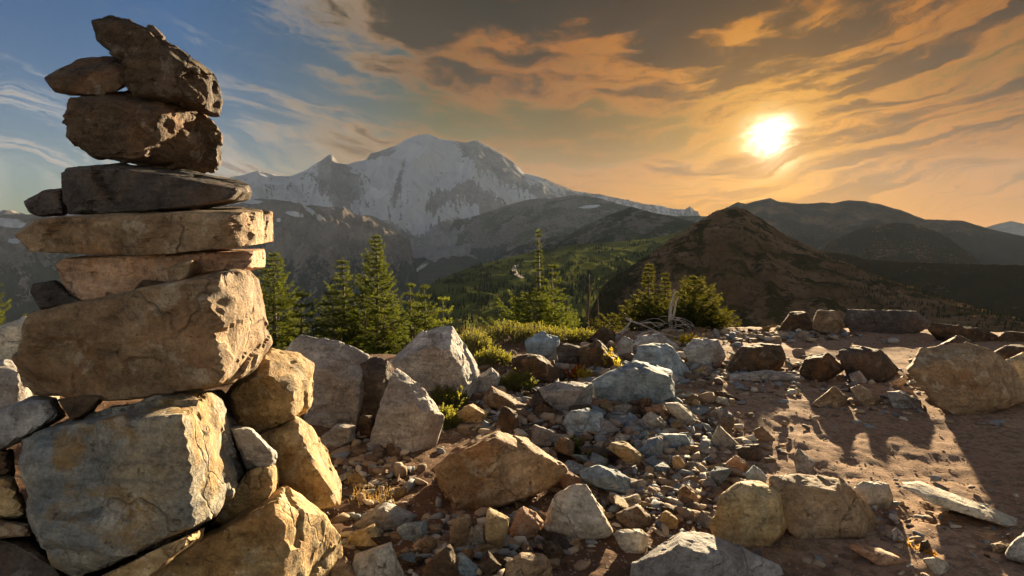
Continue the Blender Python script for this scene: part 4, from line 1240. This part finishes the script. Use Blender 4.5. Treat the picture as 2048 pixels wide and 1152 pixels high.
def tube(path, radii, sides=6):
    path = np.array(path, float); n = len(path)
    V, Fc = [], []
    for i in range(n):
        t = path[min(i + 1, n - 1)] - path[max(i - 1, 0)]
        t = t / (np.linalg.norm(t) + 1e-9)
        a = np.cross(t, (0.3, 0.9, 0.1) if abs(t[2]) > 0.8 else (0, 0, 1.0)); a /= np.linalg.norm(a) + 1e-9
        b = np.cross(t, a)
        for k in range(sides):
            ph = 2 * math.pi * k / sides
            V.append(path[i] + radii[i] * (math.cos(ph) * a + math.sin(ph) * b))
    for i in range(n - 1):
        for k in range(sides):
            Fc.append([i * sides + k, i * sides + (k + 1) % sides, (i + 1) * sides + (k + 1) % sides, (i + 1) * sides + k])
    return np.array(V), np.array(Fc)


class Acc:
    """collects quads and tubes of one part"""
    def __init__(self): self.v = []; self.f = []; self.t = []; self.n = 0

    def add(self, V, Fc, tone=0.5):
        self.v.append(V); self.f.append(Fc + self.n); self.t.append(np.full(len(V), tone)); self.n += len(V)

    def blades(self, base, tip, side, tone):
        """many narrow leaf faces at once: base, tip, half-width vectors (n,3)"""
        n = len(base)
        V = np.stack([base + side, base - side, tip], 1).reshape(-1, 3)
        self.v.append(V); self.f.append(np.arange(n * 3).reshape(n, 3) + self.n); self.t.append(np.repeat(tone, 3)); self.n += n * 3

    def build(self, name, mat, parent, **kw):
        fs_ = [np.concatenate([f[:, :3], f[:, [0, 2, 3]]]) if f.shape[1] == 4 else f for f in self.f]
        me = mesh_np(name, np.concatenate(self.v), np.concatenate(fs_), smooth=False)
        add_attr(me, 'tone', np.concatenate(self.t))
        return link(name, me, mat, parent=parent, **kw)


def twig(acc, rg, p0, p1, nl, nw, count):
    """needles all round a twig from p0 to p1"""
    ax = p1 - p0; L = np.linalg.norm(ax) + 1e-9; ax = ax / L
    s = rg.uniform(0.02, 1.0, count)
    rad = rg.normal(size=(count, 3)); rad -= (rad @ ax)[:, None] * ax
    rad /= np.linalg.norm(rad, axis=1)[:, None] + 1e-9
    rad[:, 2] = rad[:, 2] * 0.8 + 0.15
    d = rad * 0.75 + ax * 0.65
    d /= np.linalg.norm(d, axis=1)[:, None]
    b = p0 + s[:, None] * L * ax
    tip = b + d * nl * rg.uniform(0.7, 1.15, (count, 1))
    sd = np.cross(d, rg.normal(size=(count, 3))); sd /= np.linalg.norm(sd, axis=1)[:, None] + 1e-9
    acc.blades(b, tip, sd * nw, np.clip(rg.normal(0.5, 0.25) + rg.uniform(-0.2, 0.2, count), 0, 1))


def fir(label, px, top, base_py, depth, wpx, seed, mat=None, layers=13, power=0.85, sparse_top=0.0, skirt=1.0, bend=0.0, name='fir_tree', dens=1.0, group='firs along the rim'):
    rg = np.random.RandomState(seed)
    tp = at(top[0], top[1], depth); bx = at(px, base_py, depth)
    z0 = gz(bx[0], bx[1]) - 0.03
    bx[2] = z0
    Ht = tp[2] - z0
    Rm = wpx * depth / F * 0.5
    root = link(name, None, label=label, category='tree', group=group)
    root.location = bx
    lean = np.array([tp[0] - bx[0], 0, 0])

    def trunk_at(f):
        return np.array([0, 0, 0]) + lean * f ** 1.3 + np.array([bend * math.sin(f * 3.1), 0.5 * bend * math.sin(f * 4.0), 0]) + np.array([0, 0, Ht * f])
    layers = int(layers * max(1.0, Ht / 1.35))
    wind = rg.uniform(0, 6.28)
    fs = np.linspace(0, 1, 12)
    V, Fc = tube([trunk_at(f) for f in fs], [max(0.004, 0.026 * Ht * (1 - f) + 0.003) for f in fs], 7)
    tr = Acc(); tr.add(V, Fc)
    cr = Acc()
    nl, nw = 0.028, 0.0040
    for li in range(layers):
        f = 0.14 + 0.84 * (li / (layers - 1.0)) ** 0.92
        c = trunk_at(f)
        L = Rm * ((1 - f) ** power) * (1.0 if f > 0.25 else skirt) + 0.035
        nb = max(4, int((8 if f < 0.5 else 7) * dens))
        thin = min(1.5, sparse_top * sstep(f, 0.25, 0.6))
        for b in range(nb):
            if rg.uniform() < thin * 0.45:
                continue
            a = 2 * math.pi * (b + rg.uniform(-0.35, 0.35)) / nb + li * 0.7
            Lb = L * (rg.uniform(0.35, 0.7) if rg.uniform() < 0.22 else rg.uniform(0.75, 1.25)) * (1 - 0.30 * thin)
            up = rg.uniform(-0.22, 0.24) + 0.28 * f
            Lb *= 1 + 0.22 * math.cos(a - wind)
            out = np.array([math.cos(a), math.sin(a), 0])
            nseg = 5
            pts = [c + out * Lb * s + np.array([0, 0, Lb * (up * s - 0.22 * math.sin(s * 2.6) + 0.26 * s * s)]) for s in np.linspace(0, 1, nseg + 1)]
            V, Fc = tube(pts[::1], [max(0.0016, 0.0075 * (1 - s) * (1 - 0.6 * f)) for s in np.linspace(0, 1, nseg + 1)], 3)
            tr.add(V, Fc)
            start = 0.12 if Lb < 0.15 else 0.22
            nt = max(3, int(Lb / 0.024 * (1 - 0.5 * thin)))
            for k in range(nt):
                s = start + (1 - start) * (k + rg.uniform(0, 0.8)) / nt
                i = min(int(s * nseg), nseg - 1); q = s * nseg - i
                p0 = pts[i] * (1 - q) + pts[i + 1] * q
                sd = 1 if k % 2 else -1
                dr = out * 0.75 + np.array([-out[1], out[0], 0]) * sd * rg.uniform(0.5, 1.0) + np.array([0, 0, rg.uniform(-0.05, 0.35)])
                dr /= np.linalg.norm(dr)
                tl = Lb * 0.42 * (1.12 - s) + 0.028
                twig(cr, rg, p0, p0 + dr * tl * rg.uniform(0.7, 1.1), nl, nw, int(8 + tl * 135))
            twig(cr, rg, pts[-2], pts[-1] + out * 0.02, nl, nw, 16)
    twig(cr, rg, trunk_at(0.93), trunk_at(1.0) + np.array([0, 0, 0.02]), nl * 0.9, nw, 40)
    tr.build('trunk', M_BARK, root)
    cr.build('crown', mat or M_FIR, root)
    return root


fir('dense fir rising right behind the cairn', 548, (548, 505), 700, 8.3, 225, 1, layers=17, skirt=1.1, dens=1.25)
fir('tallest fir with tiered top in the middle clump', 755, (753, 468), 700, 8.6, 215, 2, layers=19, power=1.0, dens=1.25)
fir('bushy fir left of the tallest one', 690, (686, 520), 702, 8.5, 120, 3, layers=14, power=0.75, dens=1.25)
fir('short fir right of the tallest one', 822, (820, 568), 690, 8.3, 110, 4, layers=10)
fir('slim fir at the right end of the middle clump', 858, (848, 572), 690, 8.4, 90, 5, layers=9)
fir('low bushy fir ending the middle clump to the right', 882, (886, 596), 685, 8.2, 66, 6, M_PINE, layers=8, power=0.6)
fir('low fir filling the foot of the middle clump', 735, (728, 590), 715, 8.0, 150, 7, layers=9, power=0.5)
fir('sparse fir with thin broken looking top in the centre', 1078, (1077, 460), 672, 8.6, 190, 8, layers=21, power=2.7, sparse_top=1.25, skirt=1.3)
fir('small fir leaning on the sparse one', 1103, (1105, 530), 670, 8.7, 105, 9, layers=11, power=1.0)
fir('low spreading fir at the foot of the sparse one', 1075, (1065, 588), 672, 8.2, 215, 10, layers=10, power=0.5, dens=1.25)
fir('narrow spire fir left of the bleached snag', 1296, (1298, 530), 676, 8.3, 115, 11, M_FIR2, layers=14, power=1.7)
fir('bushy yellow green fir right of the bleached snag', 1385, (1388, 555), 680, 8.2, 150, 12, M_FIR2, layers=13, power=0.8, bend=0.03)
fir('low fir trailing down the slope at the right', 1425, (1420, 618), 682, 8.1, 95, 13, M_FIR2, layers=7, power=0.5)
fir('low fir sprig between the snags and the spire', 1225, (1228, 632), 668, 8.2, 70, 14, M_FIR2, layers=6, power=0.5)
fir('thin dark spire fir behind the bleached snag', 1330, (1331, 548), 676, 8.8, 50, 15, M_FIR2, layers=12, power=1.6)
fir('fir showing at the left edge behind the cairn', -20, (-25, 560), 760, 7.6, 130, 16, layers=11)
fir('young pine sapling with bright needles before the firs', 750, (756, 622), 712, 7.5, 56, 17, M_PINE, layers=6, power=0.6, name='pine_sapling', group='pine saplings')
fir('tiny bright pine sapling left of the tall clump', 681, (683, 662), 712, 7.0, 26, 18, M_PINE, layers=4, power=0.6, name='pine_sapling', group='pine saplings')
fir('bright pine sapling right of the reddish stem', 826, (830, 640), 712, 7.5, 50, 19, M_PINE, layers=6, power=0.6, name='pine_sapling', group='pine saplings')


fir('rounded low fir at the left foot of the middle clump', 668, (664, 585), 715, 7.7, 110, 31, layers=9, power=0.45, dens=1.3)
fir('rounded low fir under the tallest one', 762, (770, 600), 715, 7.6, 120, 32, layers=9, power=0.45, dens=1.3)
fir('rounded low fir behind the pyramid boulder', 840, (838, 612), 710, 7.7, 120, 33, layers=9, power=0.45, dens=1.3)
fir('rounded low fir beside the dense fir by the cairn', 600, (604, 588), 720, 7.7, 100, 34, layers=9, power=0.5, dens=1.3)
fir('rounded low fir filling in right of the bleached snag', 1372, (1370, 612), 684, 7.9, 130, 35, M_FIR2, layers=8, power=0.45, dens=1.3)
fir('rounded low fir filling in left of the bleached snag', 1290, (1285, 605), 680, 7.9, 100, 36, M_FIR2, layers=8, power=0.45, dens=1.3)


# dead trees
def dead_tree(label, px, top, base_py, depth, seed, mat, r0=0.02, twigs=26, tl=0.09, roots=0, second=None, name='dead_tree'):
    rg = np.random.RandomState(seed)
    b = at(px, base_py, depth); tp = at(top[0], top[1], depth)
    b[2] = gz(b[0], b[1]) - 0.02
    root = link(name, None, label=label, category='tree', group='dead trees on the rim')
    root.location = b
    tip = tp - b
    path = [tip * f + np.array([0.012 * math.sin(f * 7 + seed), 0.01 * math.sin(f * 5), 0]) for f in np.linspace(0, 1, 14)]
    tr = Acc(); V, Fc = tube(path, [r0 * (1 - 0.75 * f) for f in np.linspace(0, 1, 14)], 9); tr.add(V, Fc)
    tr.build('trunk', mat, root)
    if second:
        t2 = at(*second, depth) - b
        s0 = tip * 0.22
        tr = Acc(); V, Fc = tube([s0 + (t2 - s0) * f + np.array([0.01 * math.sin(f * 6), 0, 0]) for f in np.linspace(0, 1, 9)], [r0 * 0.62 * (1 - 0.7 * f) for f in np.linspace(0, 1, 9)], 8); tr.add(V, Fc)
        tr.build('side_trunk', mat, root)
    for k in range(twigs):
        f = rg.uniform(0.15, 0.97); p = tip * f
        a = rg.uniform(0, 6.28); L = tl * rg.uniform(0.3, 1.1) * (1.1 - 0.6 * f)
        o = np.array([math.cos(a), math.sin(a), rg.uniform(-0.3, 0.35)])
        ac = Acc(); V, Fc = tube([p + o * L * s + np.array([0, 0, -0.25 * L * s * s + 0.02 * math.sin(9 * s + k)]) for s in np.linspace(0, 1, 5)], [0.0042 * (1 - 0.7 * s) for s in np.linspace(0, 1, 5)], 4); ac.add(V, Fc)
        ac.build('branch', mat, root)
    for k in range(roots):
        a = rg.uniform(2.2, 5.6) if k % 3 else rg.uniform(0, 6.28)
        L = rg.uniform(0.18, 0.42); p = tip * rg.uniform(0.05, 0.4)
        o = np.array([math.cos(a), math.sin(a), 0])
        cz = rg.uniform(0.10, 0.25)
        ac = Acc(); V, Fc = tube([p + o * L * s + np.array([0.03 * math.sin(5 * s + k), 0, cz * math.sin(s * 2.2) * 0.6 - (p[2] + 0.0) * s * 0.8 - 0.03 * s]) for s in np.linspace(0, 1, 9)], [0.0072 * (1 - 0.65 * s) for s in np.linspace(0, 1, 9)], 5); ac.add(V, Fc)
        ac.build('bare_limb', mat, root)
    return root


dead_tree('bleached dead snag with bare curling limbs on the rim', 1338, (1347, 578), 672, 7.6, 1, M_DEAD, 0.034, 16, 0.12, 16, (1358, 592))
dead_tree('thin dark dead fir right of the sparse fir', 1178, (1177, 546), 668, 8.7, 2, M_SNAG, 0.019, 44, 0.10)
dead_tree('shorter dark dead fir beside the thin one', 1196, (1194, 578), 668, 8.6, 3, M_SNAG, 0.017, 34, 0.09)
dead_tree('slender grey dead stem with a reddish tuft before the firs', 787, (786, 640), 712, 7.3, 4, M_SNAG, 0.010, 6, 0.05)


# bleached fallen branches by the snag
def driftwood(label, pts, depth, r):
    P = np.array([at(x, y, depth) for x, y in pts])
    P[:, 2] = np.maximum(P[:, 2], [gz(a, b) + r * 0.5 for a, b in P[:, :2]])
    t = np.linspace(0, 1, len(P)); tt = np.linspace(0, 1, 4 * len(P))
    Q = np.stack([np.interp(tt, t, P[:, k]) for k in range(3)], 1)
    c = Q.mean(0); c[2] = Q[:, 2].min()
    ac = Acc(); V, Fc = tube(Q - c, r * (1.1 - 0.7 * tt), 7); ac.add(V, Fc)
    o = ac.build('dead_branch', M_DEAD, None, label=label, category='branch', group='bleached branches on the ground')
    o.location = c


driftwood('bleached branch lying at the foot of the snag', [(1243, 668), (1262, 642), (1290, 652), (1320, 668)], 7.4, 0.016)
driftwood('forked bleached branch left of the snag on dark rock', [(1250, 636), (1275, 648), (1300, 644), (1318, 656)], 7.5, 0.013)
driftwood('bleached root arching over the rocks below the snag', [(1270, 682), (1300, 662), (1330, 668), (1360, 690)], 7.0, 0.012)


# low heath and juniper
def shrub(label, spots, seed, mat=M_SHRUB, hgt=0.10, n=260, leaf=0.011, category='shrub', name='low_shrub', group='low shrubs among the rocks', leaves=18, spread=0.6):
    """spots: (px, py, half width px, half depth m) patches of upright sprigs"""
    rg = np.random.RandomState(seed)
    lv = Acc(); st = Acc()
    org = ground_pt(spots[0][0], spots[0][1])
    for (px, py, hw, hd, lift) in spots:
        g0 = ground_pt(px, py); w = hw * g0[1] / F
        for _ in range(n):
            r, a = math.sqrt(rg.uniform()), rg.uniform(0, 6.28)
            x = g0[0] + w * r * math.cos(a); y = g0[1] + hd * r * math.sin(a)
            hh = hgt * (1.15 - 0.6 * r * r) * rg.uniform(0.6, 1.2)
            p0 = np.array([x, y, gz(x, y) + lift * (1 - r * r) - 0.01]) - org
            dr = np.array([rg.normal() * spread * 0.5 + 0.3 * math.cos(a) * r, rg.normal() * spread * 0.5 + 0.3 * math.sin(a) * r, 1.0]); dr /= np.linalg.norm(dr)
            p1 = p0 + dr * hh
            V, Fc = tube([p0, (p0 + p1) / 2 + rg.normal(size=3) * 0.004, p1], [0.0022, 0.0018, 0.001], 3); st.add(V, Fc)
            s = rg.uniform(0.25, 1.05, leaves)
            dd = rg.normal(size=(leaves, 3)); dd /= np.linalg.norm(dd, axis=1)[:, None]; dd = dd * 0.8 + dr * 0.7
            b = p0 + s[:, None] * (p1 - p0)
            sd = np.cross(dd, rg.normal(size=(leaves, 3))); sd /= np.linalg.norm(sd, axis=1)[:, None] + 1e-9
            lv.blades(b, b + dd * leaf * rg.uniform(0.7, 1.4, (leaves, 1)), sd * leaf * 0.36, np.clip(rg.uniform() * 0.7 + rg.uniform(-0.2, 0.3, leaves), 0, 1))
    root = link(name, None, label=label, category=category, group=group)
    root.location = org
    st.build('stems', M_BARK, root)
    lv.build('foliage', mat, root)
    return root


shrub('wide mat of bright heath in front of the centre firs', [(955, 690, 52, 0.28, 0.10), (1010, 684, 58, 0.30, 0.08), (1075, 682, 52, 0.26, 0.06)], 1, hgt=0.13, n=430)
shrub('strip of yellowing heath running right of the wide mat', [(1125, 682, 46, 0.22, 0.05), (1165, 680, 28, 0.2, 0.02)], 2, hgt=0.10, n=320)
shrub('dark green heath cushion beside the pyramid boulder', [(945, 700, 42, 0.25, 0.08)], 3, hgt=0.12, n=380)
shrub('small heath cushion below the wide mat', [(985, 728, 40, 0.16, 0.04)], 4, hgt=0.09, n=330)
shrub('juniper mat creeping down between the boulders', [(905, 775, 42, 0.22, 0.06), (898, 812, 34, 0.16, 0.03), (890, 850, 18, 0.10, 0.0)], 5, hgt=0.09, n=330, spread=1.0)
shrub('small juniper clump beside the angular grey stone', [(1035, 775, 36, 0.13, 0.02)], 6, hgt=0.09, n=280, spread=1.0)
shrub('bright green grassy tuft behind the slate blue boulder', [(1375, 692, 26, 0.12, 0.0)], 7, M_YEL, hgt=0.10, n=130, leaf=0.02)
shrub('orange red leafed plant in a gap of the rocks', [(1152, 756, 14, 0.05, 0.0)], 8, M_RED, hgt=0.09, n=34, leaf=0.022, leaves=9)
shrub('yellow leafed sprig above the cracked blue boulder', [(1165, 762, 16, 0.05, 0.0), (1218, 742, 22, 0.05, 0.10)], 9, M_YEL, hgt=0.10, n=22, leaf=0.022, leaves=9)
shrub('fern like green plant among the blue rubble', [(1135, 905, 20, 0.05, 0.02), (1185, 922, 18, 0.05, 0.0)], 10, M_PINE, hgt=0.06, n=60, leaf=0.012, spread=1.6)
shrub('orange dry tuft on the path at lower right', [(1822, 1096, 22, 0.05, 0.0), (1850, 1110, 16, 0.03, 0.0)], 11, M_ORG, hgt=0.022, n=70, leaf=0.010, spread=1.5)

# dry grass along the rim: uncountable
rg = np.random.RandomState(21)
gr = Acc()
for (x0, x1, y0, y1, n, hh) in ((920, 1010, 655, 672, 150, 0.20), (1040, 1180, 664, 676, 170, 0.16), (1330, 1420, 672, 690, 130, 0.12), (700, 790, 985, 1015, 160, 0.035), (860, 960, 640, 665, 60, 0.2),
                                (1560, 1600, 1080, 1110, 90, 0.03), (1540, 1620, 655, 668, 50, 0.10), (1460, 1700, 664, 690, 70, 0.05)):
    for _ in range(n):
        q = ground_pt(rg.uniform(x0, x1), rg.uniform(y0, y1))
        h_ = hh * rg.uniform(0.4, 1.2); ln = rg.normal(size=2) * 0.35 * h_
        k = 4
        P = np.array([q + np.array([ln[0] * s * s, ln[1] * s * s, h_ * s]) for s in np.linspace(0, 1, k)])
        sd = np.array([0.0017, 0.0006, 0]) * (1.5 if hh > 0.1 else 1)
        for i in range(k - 1):
            gr.blades(P[i:i + 1] * 1.0, P[i + 1:i + 2] * 1.0, sd[None, :] * (1 - 0.2 * i), np.array([rg.uniform()]))
gr.build('dry_grass', M_STRAW, None, label='dry grass stems along the rim and in bare soil', kind='stuff')

# ------------------------------------------------------------------ far woods, river and road
def ray_on_grid(grid, th, px, py):
    a, tn = azel(px, py)
    i = int(np.clip(np.searchsorted(th, a), 0, len(th) - 1))
    c = grid[i]; r = np.hypot(c[:, 0], c[:, 1]); e = (c[:, 2] - CAM[2]) / r
    o = np.argsort(r); r, e, z = r[o], e[o], c[o, 2]
    k = np.argmax(e >= tn)
    return np.array([r[k] * math.sin(a), r[k] * math.cos(a), z[k]])


def proj(P):
    zc = P[:, 1] * math.cos(PITCH) - (P[:, 2] - CAM[2]) * math.sin(PITCH)
    yc = P[:, 1] * math.sin(PITCH) + (P[:, 2] - CAM[2]) * math.cos(PITCH)
    return W / 2 + F * P[:, 0] / zc, H / 2 - F * yc / zc


def fir_crowd(name, label, P, hts, seed):
    """many far firs: each a ragged stack of three small cones"""
    rg = np.random.RandomState(seed)
    V, Fc = [], []
    n = 0
    for p, h in zip(P, hts):
        rr = h * rg.uniform(0.14, 0.22)
        for (z0, z1, s) in ((0.02, 0.5, 1.0), (0.3, 0.78, 0.72), (0.58, 1.0, 0.45)):
            a0 = rg.uniform(0, 6.28)
            ring = [(p[0] + rr * s * rg.uniform(0.75, 1.2) * math.cos(a0 + k * 1.2566), p[1] + rr * s * rg.uniform(0.75, 1.2) * math.sin(a0 + k * 1.2566), p[2] + h * z0) for k in range(5)]
            V += ring + [(p[0], p[1], p[2] + h * z1)]
            Fc += [(n + k, n + (k + 1) % 5, n + 5) for k in range(5)]
            n += 6
    me = mesh_np(name, np.array(V), np.array(Fc), smooth=False)
    add_attr(me, 'tone', np.repeat(rg.uniform(size=len(P)), 18))
    link(name, me, M_FARFIR, label=label, kind='stuff')


M_FARFIR = leaf_material('far_fir_foliage', (0.016, 0.024, 0.010), (0.034, 0.044, 0.016), (0.06, 0.07, 0.015), 0.1, spec=0.0)
rg = np.random.RandomState(31)


def scatter(grid, weight, n, lo, hi, seed):
    rg = np.random.RandomState(seed)
    a, b, _ = grid.shape
    out, hs = [], []
    i = rg.uniform(0, a - 1.001, n * 30); j = rg.uniform(0, b - 1.001, n * 30)
    i0 = i.astype(int); j0 = j.astype(int); fi = (i - i0)[:, None]; fj = (j - j0)[:, None]
    P = (grid[i0, j0] * (1 - fi) + grid[i0 + 1, j0] * fi) * (1 - fj) + (grid[i0, j0 + 1] * (1 - fi) + grid[i0 + 1, j0 + 1] * fi) * fj
    px, py = proj(P)
    wt = weight(px, py, P)
    keep = np.where(rg.uniform(size=len(P)) < wt)[0][:n]
    P = P[keep]
    return P, rg.uniform(lo, hi, len(P))


P, hs = scatter(MP, lambda px, py, P: np.clip(meadow_wood(px, py) * 0.5 - 0.02 + 1.6 * (fbm2(px / 34.0, py / 10.0, 3) - 0.10), 0, 1) * ((px > 820) & (px < 1460)), 3200, 7, 15, 1)
fir_crowd('far_firs', 'groups of small dark firs scattered over the far meadows', P, hs, 1)
P, hs = scatter(PP, lambda px, py, P: np.clip(0.25 + 0.6 * sstep(px, 1360, 1250) + 0.5 * sstep(px, 1640, 1760) + 0.8 * fbm2(px / 30.0, py / 22.0, 3) - 0.5 * blob(px, py, 1540, 620, 90, 40) - 0.25, 0, 1) * ((px > 1120) & (px < 2060)), 2200, 3, 7, 2)
fir_crowd('far_firs', 'dark firs thinly covering the nearest brown peak', P, hs, 2)

# braided river on the valley floor
def base_pt(px, py):
    d = ray(px, py); t = np.exp(np.linspace(math.log(1500), math.log(30000), 1500))
    Q = CAM + d * t[:, None]
    k = np.argmax(Q[:, 2] <= base_h(Q[:, 0], Q[:, 1]))
    return Q[k]


def ribbon(name, pts, widths, mat, up, label):
    P = np.array(pts); t = np.linspace(0, 1, len(P)); tt = np.linspace(0, 1, 8 * len(P))
    P = np.stack([np.interp(tt, t, P[:, k]) for k in range(3)], 1); w = np.interp(tt, t, widths)
    d = np.gradient(P, axis=0); nrm = np.stack([-d[:, 1], d[:, 0], 0 * d[:, 0]], 1); nrm /= np.linalg.norm(nrm, axis=1)[:, None] + 1e-9
    wob = 1 + 0.35 * perlin2(tt * 30, tt * 0)
    L = P + nrm * (w * wob)[:, None] / 2; R = P - nrm * (w * wob)[:, None] / 2
    me = mesh_np(name, np.stack([L, R], 1).reshape(-1, 3) + np.array([0, 0, up]), grid_faces(len(P), 2))
    link(name, me, mat, kind='structure', label=label)


M_RIVER, g = material('river_gravel')
n = g.noise(g.obj_coord(), 0.02, 5, 0.6)
g.surface(g.mix(g.ss(n, 0.42, 0.58), (0.42, 0.42, 0.40), (0.60, 0.62, 0.62)), 0.5, None, 0.4)
rp = [base_pt(x, y) for x, y in ((819, 557), (826, 550), (832, 543), (841, 538), (850, 530), (858, 522), (852, 515), (842, 510), (838, 500))]
ribbon('river', rp, [60, 60, 70, 80, 90, 90, 80, 60, 50], M_RIVER, 14, 'pale braided river winding over the valley floor')
M_ROAD, g = material('road_gravel')
g.surface(g.mix(g.noise(g.obj_coord(), 0.2, 3), (0.15, 0.14, 0.125), (0.20, 0.185, 0.165)), 0.9, None, 0.1)
rp = [ray_on_grid(MP, mth, x, y) for x, y in ((1033, 531), (1028, 541), (1033, 551), (1045, 559))]
ribbon('road', rp, [14, 14, 13, 12], M_ROAD, 2.0, 'pale road bend on the far meadow')

# ------------------------------------------------------------------ evening haze filling the air between the mountains
hz = bpy.data.meshes.new('haze')
bmh = bmesh.new()
bmesh.ops.create_cube(bmh, size=1.0)
for v_ in bmh.verts:
    v_.co = Vector((v_.co.x * 50000, v_.co.y * 50000, -1150 if v_.co.z < 0 else 2420))
bmh.to_mesh(hz)
bmh.free()
M_HAZE, g = material('haze_air')
pv = g.n('ShaderNodeVolumePrincipled')
pv.inputs['Color'].default_value = (0.60, 0.72, 0.90, 1)
pv.inputs['Density'].default_value = 1.65e-5
pv.inputs['Anisotropy'].default_value = -0.45
ow = g.n('ShaderNodeOutputMaterial')
g.nt.links.new(pv.outputs[0], ow.inputs[1])
link('haze', hz, M_HAZE, kind='stuff')
